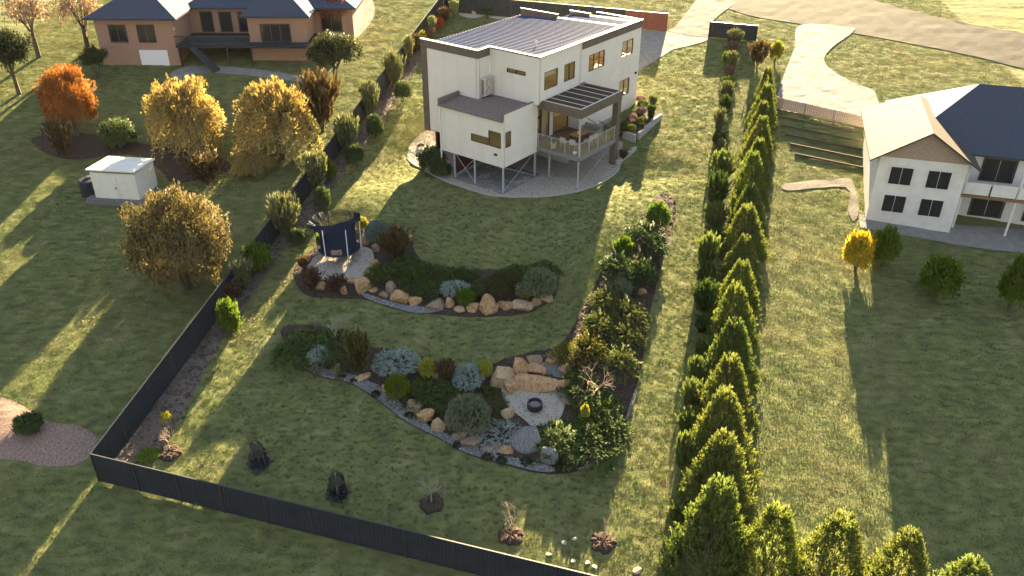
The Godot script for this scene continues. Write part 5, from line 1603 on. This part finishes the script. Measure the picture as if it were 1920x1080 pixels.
# ---------------------------------------------------------------- grass
func blades(sd: int, count: int, size: float, tall: float) -> ArrayMesh:
	var r := RandomNumberGenerator.new()
	r.seed = sd
	var v := PackedVector3Array()
	var n := PackedVector3Array()
	var col := PackedColorArray()
	for i in count:
		var a := r.randf() * TAU
		var rad := size * sqrt(r.randf())
		var p := Vector3(cos(a) * rad, -0.01, sin(a) * rad)
		var h := tall * r.randf_range(0.5, 1.25) * (1.0 - 0.5 * rad / size)
		var lean := Vector3(r.randf_range(-1, 1), 0, r.randf_range(-1, 1)) * h * 1.3
		var th := r.randf() * TAU
		var side := Vector3(cos(th), 0, sin(th)) * r.randf_range(0.01, 0.022)
		var tip := p + Vector3(0, h, 0) + lean
		var face := (side * 2.0).cross(tip - p).normalized()
		if face.y < 0.0:
			face = -face
		var nn := (Vector3.UP * 0.8 + face * 0.6).normalized()
		var e1 := p - side
		var e2 := p + side
		if (e2 - e1).cross(tip - e1).dot(nn) > 0.0:
			v.append_array([e1, tip, e2])
		else:
			v.append_array([e1, e2, tip])
		var b := r.randf_range(0.65, 1.35)
		var dry := r.randf()
		var c := Color(b, b, b)
		if dry > 0.82:
			c = Color(b * 1.7, b * 1.3, b * 1.4)
		for k in 3:
			n.append(nn); col.append(c)
	var arr := []
	arr.resize(Mesh.ARRAY_MAX)
	arr[Mesh.ARRAY_VERTEX] = v; arr[Mesh.ARRAY_NORMAL] = n; arr[Mesh.ARRAY_COLOR] = col
	var m := ArrayMesh.new()
	m.add_surface_from_arrays(Mesh.PRIMITIVE_TRIANGLES, arr)
	return m

func scatter(called: String, label: String, category: String, mesh: ArrayMesh, m: Material, rows: PackedFloat32Array) -> void:
	if rows.is_empty():
		return
	var mm := MultiMesh.new()
	mm.transform_format = MultiMesh.TRANSFORM_3D
	mm.use_colors = true
	mm.mesh = mesh
	mm.instance_count = rows.size() / 16
	mm.buffer = rows
	var o := MultiMeshInstance3D.new()
	o.name = numbered(called)
	o.multimesh = mm
	o.material_override = m
	add_child(o)
	tag(o, label, category)
	o.set_meta("kind", "stuff")

func row_of(p: Vector3, turn: float, sx: float, sy: float, c: Vector3, tilt := Vector2.ZERO) -> Array:
	var cs := cos(turn) * sx
	var sn := sin(turn) * sx
	return [cs, tilt.x * sy, sn, p.x, -sn * 0.0 - tilt.x * cs, sy, -tilt.y * cs, p.y, -sn, tilt.y * sy, cs, p.z, c.x, c.y, c.z, 1.0]

func in_house(p: Vector2) -> bool:
	var q := Vector3(p.x - ORIGIN.x, 0, p.y - ORIGIN.z)
	var a := q.dot(axis_a)
	var b := q.dot(axis_b)
	return a > -0.3 and a < 18.3 and b > -0.7 and b < 9.9

func make_grass(lot: PackedVector2Array, holes: Array) -> void:
	var boxes := []
	for h in holes:
		var lo: Vector2 = h[0]
		var hi: Vector2 = h[0]
		for p in h:
			lo = lo.min(p); hi = hi.max(p)
		boxes.append(Rect2(lo, hi - lo))
	var kinds := []
	for i in 1:
		kinds.append(blades(200 + i, 100, 0.28, 0.033))
	var yard := []
	var out := []
	for i in 4:
		yard.append(PackedFloat32Array()); out.append(PackedFloat32Array())
	var r := RandomNumberGenerator.new()
	r.seed = 77
	var eye := Vector3(0, 25.95, 0)
	var z := -101.0
	while z < -20.0:
		var half := 4.0 + (-z + 12.0) * 0.66
		var x := maxf(-48.0, -half)
		var inside_row := z
		while x < minf(46.0, half):
			var p := Vector2(x + r.randf_range(-0.16, 0.16), z + r.randf_range(-0.16, 0.16))
			var here := Geometry2D.is_point_in_polygon(p, lot)
			x += 0.27 if here else 0.36
			var skip := in_house(p)
			if not skip:
				for k in holes.size():
					if boxes[k].has_point(p) and Geometry2D.is_point_in_polygon(p, holes[k]):
						skip = true
						break
			if skip:
				continue
			var patch := 0.8 * tint.get_noise_2d(p.x * 0.28 + 200.0, p.y * 0.28) + 1.1 * tint.get_noise_2d(p.x, p.y) + 0.7 * tint.get_noise_2d(p.x * 3.1 + 40.0, p.y * 3.1) + 0.8 * tint.get_noise_2d(p.x * 11.0 + 90.0, p.y * 11.0)
			var c := Vector3(0.118, 0.14, 0.048)
			if patch > 0.0:
				c = c.lerp(Vector3(0.215, 0.185, 0.1), clampf(patch * 1.1, 0.0, 1.0))
			else:
				c = c.lerp(Vector3(0.066, 0.115, 0.03), clampf(-patch * 1.3, 0.0, 1.0))
			for t in TRACKS:                       # worn, dry lines
				var d := p.distance_to(Geometry2D.get_closest_point_to_segment(p, t[0], t[1])) + 0.35 * tint.get_noise_2d(p.x * 14.0, p.y * 14.0)
				if d < 0.45:
					c = c.lerp(Vector3(0.3, 0.26, 0.17), 0.75)
			c *= r.randf_range(0.62, 1.38)
			var tall := r.randf_range(0.6, 1.5) * (1.0 + 0.5 * bumps.get_noise_2d(p.x * 3.0, p.y * 3.0))
			if not here:
				tall *= 1.15
			var row := row_of(Vector3(p.x, relief(p.x, p.y), p.y), r.randf() * TAU, 1.0 if here else 1.3, tall, c)
			var k := 0
			if here:
				yard[k].append_array(row)
			else:
				out[k].append_array(row)
		z += 0.27
	scatter("lawn_grass", "short green and yellowish lawn grass inside the dark fences", "grass", kinds[0], M.grass, yard[0])
	scatter("field_grass", "grass on the neighbouring lots beyond the fences", "grass", kinds[0], M.grass, out[0])

func lay_slabs(called: String, poly: PackedVector2Array, lift: float, m: Material, along: Vector2, step: float) -> void:
	var root := Node3D.new()
	root.name = numbered(called)
	root.set_meta("kind", "structure")
	add_child(root)
	var d := along.normalized()
	var q := Vector2(-d.y, d.x)
	var lo := 1e9
	var hi := -1e9
	for p in poly:
		lo = minf(lo, p.dot(d)); hi = maxf(hi, p.dot(d))
	var s := lo
	while s < hi:
		var strip := PackedVector2Array([d * (s + 0.015) - q * 300.0, d * (s + step - 0.015) - q * 300.0, d * (s + step - 0.015) + q * 300.0, d * (s + 0.015) + q * 300.0])
		for piece in Geometry2D.intersect_polygons(strip, poly):
			part(root, "slab", sheet(piece, lift), m)
		s += step

func make_tufts(lot: PackedVector2Array, holes: Array) -> void:      # coarser clumps and weeds in the lawn
	var r := RandomNumberGenerator.new()
	r.seed = 19
	var rows := PackedFloat32Array()
	for i in 16000:
		var p := Vector2(r.randf_range(-22, 25), r.randf_range(-92, -24))
		if not Geometry2D.is_point_in_polygon(p, lot) or in_house(p):
			continue
		var bad := false
		for h in holes:
			if Geometry2D.is_point_in_polygon(p, h):
				bad = true
				break
		if bad:
			continue
		var c := Vector3(0.11, 0.16, 0.04)
		if r.randf() < 0.45:
			c = Vector3(0.25, 0.22, 0.12)
		rows.append_array(row_of(Vector3(p.x, relief(p.x, p.y), p.y), r.randf() * TAU, r.randf_range(0.35, 0.7), r.randf_range(1.2, 2.2), c * r.randf_range(0.7, 1.2)))
	scatter("lawn_weeds", "coarse grass clumps and weeds dotted through the lawn", "grass", blades(260, 60, 0.22, 0.05), M.grass, rows)

func make_litter() -> void:       # leaves dropped round the autumn trees
	var s := Shape.new()
	s.quad(Vector3(-0.05, 0, 0), Vector3(0, 0.01, 0.035), Vector3(0.06, 0.015, 0), Vector3(0, 0.012, -0.035))
	var r := RandomNumberGenerator.new()
	r.seed = 23
	var rows := PackedFloat32Array()
	for q in [[LTREES[0], Vector3(0.34, 0.14, 0.04)], [LTREES[1], Vector3(0.42, 0.31, 0.12)], [LTREES[2], Vector3(0.42, 0.31, 0.12)], [LTREES[3], Vector3(0.22, 0.15, 0.07)]]:
		for i in 900:
			var a := r.randf() * TAU
			var d: float = q[0][3] * 1.9 * sqrt(r.randf())
			var x: float = q[0][1] + cos(a) * d
			var z: float = q[0][2] + sin(a) * d
			rows.append_array(row_of(Vector3(x, relief(x, z) + 0.05, z), r.randf() * TAU, r.randf_range(0.8, 1.6), 1.0, q[1] * r.randf_range(0.5, 1.1), Vector2(r.randf_range(-0.4, 0.4), r.randf_range(-0.4, 0.4))))
	scatter("fallen_leaves", "orange and yellow leaves fallen round the autumn trees", "leaves", s.mesh(), M.chip, rows)

func make_stones(polys: Array, per: float) -> void:
	var r := RandomNumberGenerator.new()
	r.seed = 31
	var rows := PackedFloat32Array()
	for q in polys:
		var poly: PackedVector2Array = q[0]
		var lo := poly[0]
		var hi := poly[0]
		for p in poly:
			lo = lo.min(p); hi = hi.max(p)
		for i in int((hi.x - lo.x) * (hi.y - lo.y) * per):
			var p := Vector2(r.randf_range(lo.x, hi.x), r.randf_range(lo.y, hi.y))
			if Geometry2D.is_point_in_polygon(p, poly):
				var b := r.randf_range(0.25, 1.25)
				rows.append_array(row_of(Vector3(p.x, relief(p.x, p.y) + q[1], p.y), r.randf() * TAU, r.randf_range(0.5, 1.3), r.randf_range(0.6, 1.2), Vector3(0.4, 0.375, 0.34) * b))
	var s := Shape.new().lathe([[0.035, 0.0], [0.03, 0.02], [0.0, 0.032]], 5)
	scatter("gravel_stones", "loose pale gravel stones on the gravel patches", "gravel", s.mesh(), M.chip, rows)

func make_chips(polys: Array, not_in: Array, per: float) -> void:
	var s := Shape.new().box(Vector3(-0.06, -0.01, -0.02), Vector3(0.06, 0.012, 0.02)).box(Vector3(0.03, 0.0, 0.03), Vector3(0.1, 0.02, 0.05)).box(Vector3(-0.09, 0, -0.07), Vector3(-0.02, 0.018, -0.045))
	var rows := PackedFloat32Array()
	var r := RandomNumberGenerator.new()
	r.seed = 5
	for poly in polys:
		var lo: Vector2 = poly[0]
		var hi: Vector2 = poly[0]
		for p in poly:
			lo = lo.min(p); hi = hi.max(p)
		for i in int((hi.x - lo.x) * (hi.y - lo.y) * per):
			var p := Vector2(r.randf_range(lo.x, hi.x), r.randf_range(lo.y, hi.y))
			if not Geometry2D.is_point_in_polygon(p, poly):
				continue
			var bad := false
			for q in not_in:
				if Geometry2D.is_point_in_polygon(p, q):
					bad = true
			if bad:
				continue
			var b := r.randf_range(0.5, 1.6)
			rows.append_array(row_of(Vector3(p.x, relief(p.x, p.y) + 0.05 + r.randf() * 0.03, p.y), r.randf() * TAU, r.randf_range(0.7, 1.3), 1.0, Vector3(0.075, 0.055, 0.045) * b, Vector2(r.randf_range(-0.4, 0.4), r.randf_range(-0.4, 0.4))))
	scatter("bark_chips", "dark bark chips spread over the garden beds", "mulch", s.mesh(), M.chip, rows)

func edging(src: PackedVector2Array, label: String, m: Material, closed := true) -> void:
	var t := thing("garden_edging", label, "edging")
	var s := Shape.new()
	for i in src.size() - (0 if closed else 1):
		var a := src[i]
		var b := src[(i + 1) % src.size()]
		s.bar(Vector3(a.x, relief(a.x, a.y) + 0.02, a.y), Vector3(b.x, relief(b.x, b.y) + 0.02, b.y), 0.07, 0.16)
	part(t, "edge_strip", s.mesh(), m)

func _ready() -> void:
	# --- camera
	var cam := Camera3D.new()
	cam.name = "camera"
	cam.fov = 37.66
	cam.near = 0.5
	cam.far = 3000.0
	cam.position = Vector3(0, 25.95, 0)
	cam.rotation = Vector3(-0.53542, 0, 0.004)
	add_child(cam)
	cam.current = true
	# --- sky, sun, exposure
	var env := Environment.new()
	env.background_mode = Environment.BG_SKY
	var skym := ProceduralSkyMaterial.new()
	skym.sky_top_color = Color(0.56, 0.62, 0.7)
	skym.sky_horizon_color = Color(0.82, 0.81, 0.78)
	skym.sky_curve = 0.16
	skym.ground_bottom_color = Color(0.25, 0.26, 0.2)
	skym.ground_horizon_color = Color(0.6, 0.6, 0.56)
	skym.sun_angle_max = 8.0
	skym.sun_curve = 0.1
	var sk := Sky.new()
	sk.sky_material = skym
	env.sky = sk
	env.background_energy_multiplier = 0.18
	env.tonemap_mode = Environment.TONE_MAPPER_LINEAR
	env.tonemap_exposure = 14.0
	env.fog_enabled = true
	env.fog_density = 0.00003
	env.fog_light_color = Color(0.86, 0.86, 0.84)
	env.sdfgi_enabled = true
	env.ssao_enabled = true
	env.ssil_enabled = true
	var we := WorldEnvironment.new()
	we.environment = env
	add_child(we)
	var sun := DirectionalLight3D.new()
	sun.name = "sun"
	sun.light_color = Color(1.0, 0.895, 0.7)
	sun.light_energy = 1.6
	sun.light_angular_distance = 0.5
	sun.shadow_enabled = true
	var el := deg_to_rad(19.0)
	var az := deg_to_rad(13.4)
	sun.basis = Basis.looking_at(Vector3(-sin(az) * cos(el), -sin(el), cos(az) * cos(el)))
	add_child(sun)
	# --- tools
	rng.seed = 4
	bumps.seed = 3; bumps.frequency = 0.5
	tint.seed = 8; tint.frequency = 0.11
	make_materials()
	make_forms()
	F.rock = []
	for i in 9:
		F.rock.append(boulder_mesh(300 + i))
	print("forms ", Time.get_ticks_msec())
	# --- ground and what lies on it
	make_ground()
	var bed1 := rounded(BED1)
	var bed2 := rounded(BED2)
	var tramp := rounded(TRAMP)
	var fire := rounded(FIRE)
	var pave := rounded(PAVE)
	var lbed := rounded(LBED)
	var drive := PackedVector2Array(DRIVE)
	var drive2 := rounded(DRIVE2)
	var road := rounded(ROAD)
	var ndrive := rounded(NDRIVE)
	var lpath := rounded(LPATH)
	var ldrive := rounded(LDRIVE)
	var lbed2 := rounded(LBED2)
	var lbed3 := rounded(LBED3)
	var rpath := rounded(RPATH)
	var backcircle := PackedVector2Array()
	for i in 20:
		backcircle.append(Vector2(-4.2 + cos(TAU * i / 20) * 1.5, -90.4 + sin(TAU * i / 20) * 1.2))
	var backpath := PackedVector2Array([Vector2(-2.8, -90.4), Vector2(4.0, -88.6), Vector2(4.0, -87.2), Vector2(-2.4, -89.2)])
	lay("garden_bed", bed1, 0.03, M.mulch, 0.05, 0.5, 0.1)
	lay("garden_bed", bed2, 0.03, M.mulch, 0.05, 0.5, 0.1)
	lay("garden_bed", lbed, 0.03, M.soil, 0.04, 0.5, 0.08)
	lay("garden_bed", lbed2, 0.03, M.mulch, 0.05)
	lay("garden_bed", lbed3, 0.03, M.clay, 0.05)
	lay("gravel_patch", tramp, 0.13, M.gravel)
	lay("gravel_patch", fire, 0.13, M.gravel)
	for p in [PEB1, PEB2, PEB3, PEB4]:
		lay("pebble_strip", rounded(p), 0.1, M.pebble, 0.0, 0.5, 0.12)
	lay("gravel_apron", pave, 0.04, M.gravel)
	lay("gravel_patch", backcircle, 0.05, M.gravel)
	lay("path", backpath, 0.05, M.gravel)
	lay_slabs("driveway", drive, 0.05, M.concrete, Vector2(1.0, -0.25), 3.4)
	lay("driveway", drive2, 0.07, M.drive)
	lay("road", road, 0.05, M.road, 0.0, 1.0)
	lay_slabs("driveway", ndrive, 0.08, M.concrete, Vector2(0.35, 1.0), 3.2)
	lay("path", lpath, 0.05, M.concrete)
	lay("driveway", ldrive, 0.05, M.concrete)
	lay("path", rpath, 0.05, M.drive)
	print("ground ", Time.get_ticks_msec())
	var lot := PackedVector2Array([Vector2(-21.0, -32.0), Vector2(6.6, -24.75), Vector2(23.9, -87.6), Vector2(15.4, -86.2), Vector2(-7.3, -90.8)])
	var homes := [PackedVector2Array([Vector2(-38.2, -90), Vector2(-15.5, -90), Vector2(-15.5, -79), Vector2(-31, -78.4), Vector2(-38.2, -78.4)]), PackedVector2Array([Vector2(25.3, -54.6), Vector2(30.6, -53), Vector2(46, -49.8), Vector2(46, -64), Vector2(28, -64.3)]), PackedVector2Array([Vector2(12.5, -69.0), Vector2(9.95, -65.1), Vector2(8.0, -66.2), Vector2(11.6, -71.4)])]
	make_grass(lot, [bed1, bed2, pave, lbed, drive, drive2, road, ndrive, lpath, ldrive, lbed2, lbed3, rpath, backcircle, backpath] + homes)
	make_tufts(lot, [bed1, bed2, pave, lbed, drive, drive2])
	make_litter()
	make_stones([[tramp, 0.13], [fire, 0.13], [pave, 0.04], [rounded(PEB1), 0.12], [rounded(PEB2), 0.12], [rounded(PEB4), 0.12]], 70.0)
	make_chips([bed1, bed2, lbed], [tramp, fire], 26.0)
	print("grass ", Time.get_ticks_msec())
	# --- buildings
	make_house()
	brick_house()
	white_house()
	garden_shed()
	print("houses ", Time.get_ticks_msec())
	# --- fences
	fence(Vector2(-21.0, -32.0), Vector2(6.6, -24.75), "dark blue-grey ribbed metal fence across the lowest edge of the yard")
	fence(Vector2(-7.3, -90.8), Vector2(-20.98, -32.1), "long dark ribbed metal fence beside the row of grey-green shrubs")
	fence(Vector2(11.3, -87.0), Vector2(-7.2, -90.8), "dark ribbed metal fence behind the house")
	fence(Vector2(15.4, -86.2), Vector2(11.3, -87.0), "rust-red metal gate panels beside the driveway", 1.75, M.gate, 2.05)
	fence(Vector2(23.9, -84.0), Vector2(19.4, -84.9), "short dark metal fence between the driveway and the hedge", 1.5)
	paling_fence(Vector2(22.7, -70.6), Vector2(29.6, -67.1), 1.0, "low brownish paling fence at the edge of the neighbouring driveway")
	terraces()
	# --- garden
	edging(PackedVector2Array(pave.slice(28)) , "thin pale edging around the gravel apron under the house", M.block, false)
	planter()
	deck_things()
	make_trampoline(on(-11.6, -50.1, 0.13))
	make_fire_pit(on(1.29, -36.8, 0.13))
	plant_all(FENCE_ROW, {olive = "grey-green bushy shrub in the row along the long dark fence", evergreen = "low dark green shrub standing in for undergrowth and shade between the grey-green shrubs along the long dark fence", bronze = "bronze bush by the long dark fence near the roof corner"}, "shrubs along the long dark fence")
	plant_all(HEDGE, {olive = "pale grey-green shrub in the mixed hedge inside the conifer row", pinkish = "pinkish-brown shrub in the mixed hedge inside the conifer row", lime = "bright green shrub in the mixed hedge inside the conifer row", green = "mid-green shrub in the mixed hedge inside the conifer row", evergreen = "dark green shrub in the mixed hedge inside the conifer row", wispy = "wispy green hedge plant at the foot of the conifer row"}, "hedge plants inside the conifer row")
	plant_all(UPPER_BED, {juniper = "dark green spreading juniper in the boulder bed below the house"}, "junipers in the upper bed")
	plant_all(LOWER_BED, {juniper = "dark green spreading juniper in the bed around the fire pit", tuft = "small dark tuft plant in the pebbles edging the lower bed"}, "plants in the lower bed")
	plant_all(SIDE_BED, {darkgreen = "dark green bushy shrub in the long side bed", feather = "feathery yellow-green conifer shrub in the long side bed", golden = "golden-tipped feathery shrub behind the boulders above the fire pit"}, "shrubs in the long side bed")
	plant_all(YOUNG, {}, "")
	plant_all(PLANTER, {boxball = "clipped green ball in the raised block planter", heather = "pink heather mound in the raised block planter"}, "plants in the raised planter", 0.4)
	plant_all(PATIO, {}, "")
	plant_all(CONIFERS, {cone = "tall feathery conifer in the boundary row beside the long lawn strip"}, "conifers in the boundary row")
	plant_all(CONIFERS2, {cone = "sunlit conifer in the row closing the lower end of the neighbouring paddock"}, "conifers across the paddock end")
	plant_all(RSHRUBS, {}, "")
	plant_all(LTREES, {}, "")
	boulders(ROCKS1, "orange sandstone boulder edging the boulder bed below the house", "boulders of the upper bed", {2: ["squat two-tone boulder with a grey flat top near the trampoline gravel", M.stone], 6: ["upright orange boulder standing behind a wider one in the upper bed"], 13: ["tall wedge-shaped boulder beside the brown-green ball shrub"]})
	boulders(ROCKS2, "orange-brown sandstone boulder in the bed around the fire pit", "boulders of the lower bed", {12: ["pale leaning wedge boulder beside the yellow variegated shrub", M.stone2], 13: ["rounded orange boulder behind the pale leaning wedge"], 16: ["broad flat-topped sandstone boulder facing the fire pit", M.stone], 23: ["large smooth grey boulder beside the sprawling silver shrub", M.greystone], 22: ["small grey boulder below the dark junipers", M.greystone], 11: ["small pale boulder at the rim of the fire pit gravel", M.stone2]})
	boulders(ROCKS3, "sandstone block beside the gravel circle in the back corner", "stones at the gravel circle", {})
	# --- young trees and small things on the lower lawn
	mulch_ring(on(MOUNDS[0].x, MOUNDS[0].y), 0.62, "dark mulch mound under the thin grey bare sapling")
	mulch_ring(on(MOUNDS[1].x, MOUNDS[1].y), 0.66, "dark mulch mound under the pinkish twiggy sapling")
	mulch_ring(on(MOUNDS[2].x, MOUNDS[2].y), 0.66, "sunlit mulch mound under the single-stemmed sapling")
	mulch_ring(on(MOUNDS[3].x, MOUNDS[3].y), 0.6, "mulch mound under the bare shrub in the fence corner")
	bare_tree(on(TWIGS[0].x, TWIGS[0].y, 0.1), 1.9, 0.5, 15, "thin grey bare sapling on the lower lawn", M.paletwig, 5)
	bare_tree(on(TWIGS[1].x, TWIGS[1].y, 0.1), 1.65, 0.75, 6, "pinkish twiggy bare sapling on the lower lawn", M.twig, 4)
	bare_tree(on(TWIGS[2].x, TWIGS[2].y, 0.1), 1.9, 0.2, 7, "single-stemmed sapling in the sunlit corner of the lower lawn", M.twig, 2)
	bare_tree(on(TWIGS[3].x, TWIGS[3].y, 0.1), 1.5, 0.7, 8, "bare shrub with a few yellow leaves in the fence corner", M.twig, 4)
	bare_tree(on(TWIGS[4].x, TWIGS[4].y, 0.0), 2.3, 0.5, 9, "pale leafless sapling at the tapering end of the lower bed", M.paletwig, 4)
	bare_tree(on(TWIGS[5].x, TWIGS[5].y, 0.0), 2.6, 0.85, 10, "spreading bare pink-brown tree among the junipers by the fire pit", M.twig, 4)
	bare_tree(on(TWIGS[6].x, TWIGS[6].y, 0.0), 1.2, 0.3, 11, "slim twig with yellow leaves in the fence bed", M.twig, 2, "yellow")
	netted_sapling(on(NETTED[0].x, NETTED[0].y), "sapling under black bird net with a pale wire hoop", 3)
	netted_sapling(on(NETTED[1].x, NETTED[1].y), "shorter black-netted sapling near the low fence", 4)
	for i in STONES.size():
		var o := part(self, numbered("pale_stone"), F.rock[i % F.rock.size()], M.greystone if i == 6 else M.palestone)
		o.scale = Vector3(0.15, 0.03, 0.12) * (1.8 if i == 6 else 1.0)
		o.rotation.y = i * 1.7
		o.position = on(STONES[i].x, STONES[i].y, 0.04)
		tag(o, "small flat pale stone lying on the sunlit lawn corner" if i < 6 else "larger grey flat stone by the hedge foot on the lawn corner", "stone", "pale stones on the lawn" if i < 6 else "")
	print("done ", Time.get_ticks_msec())
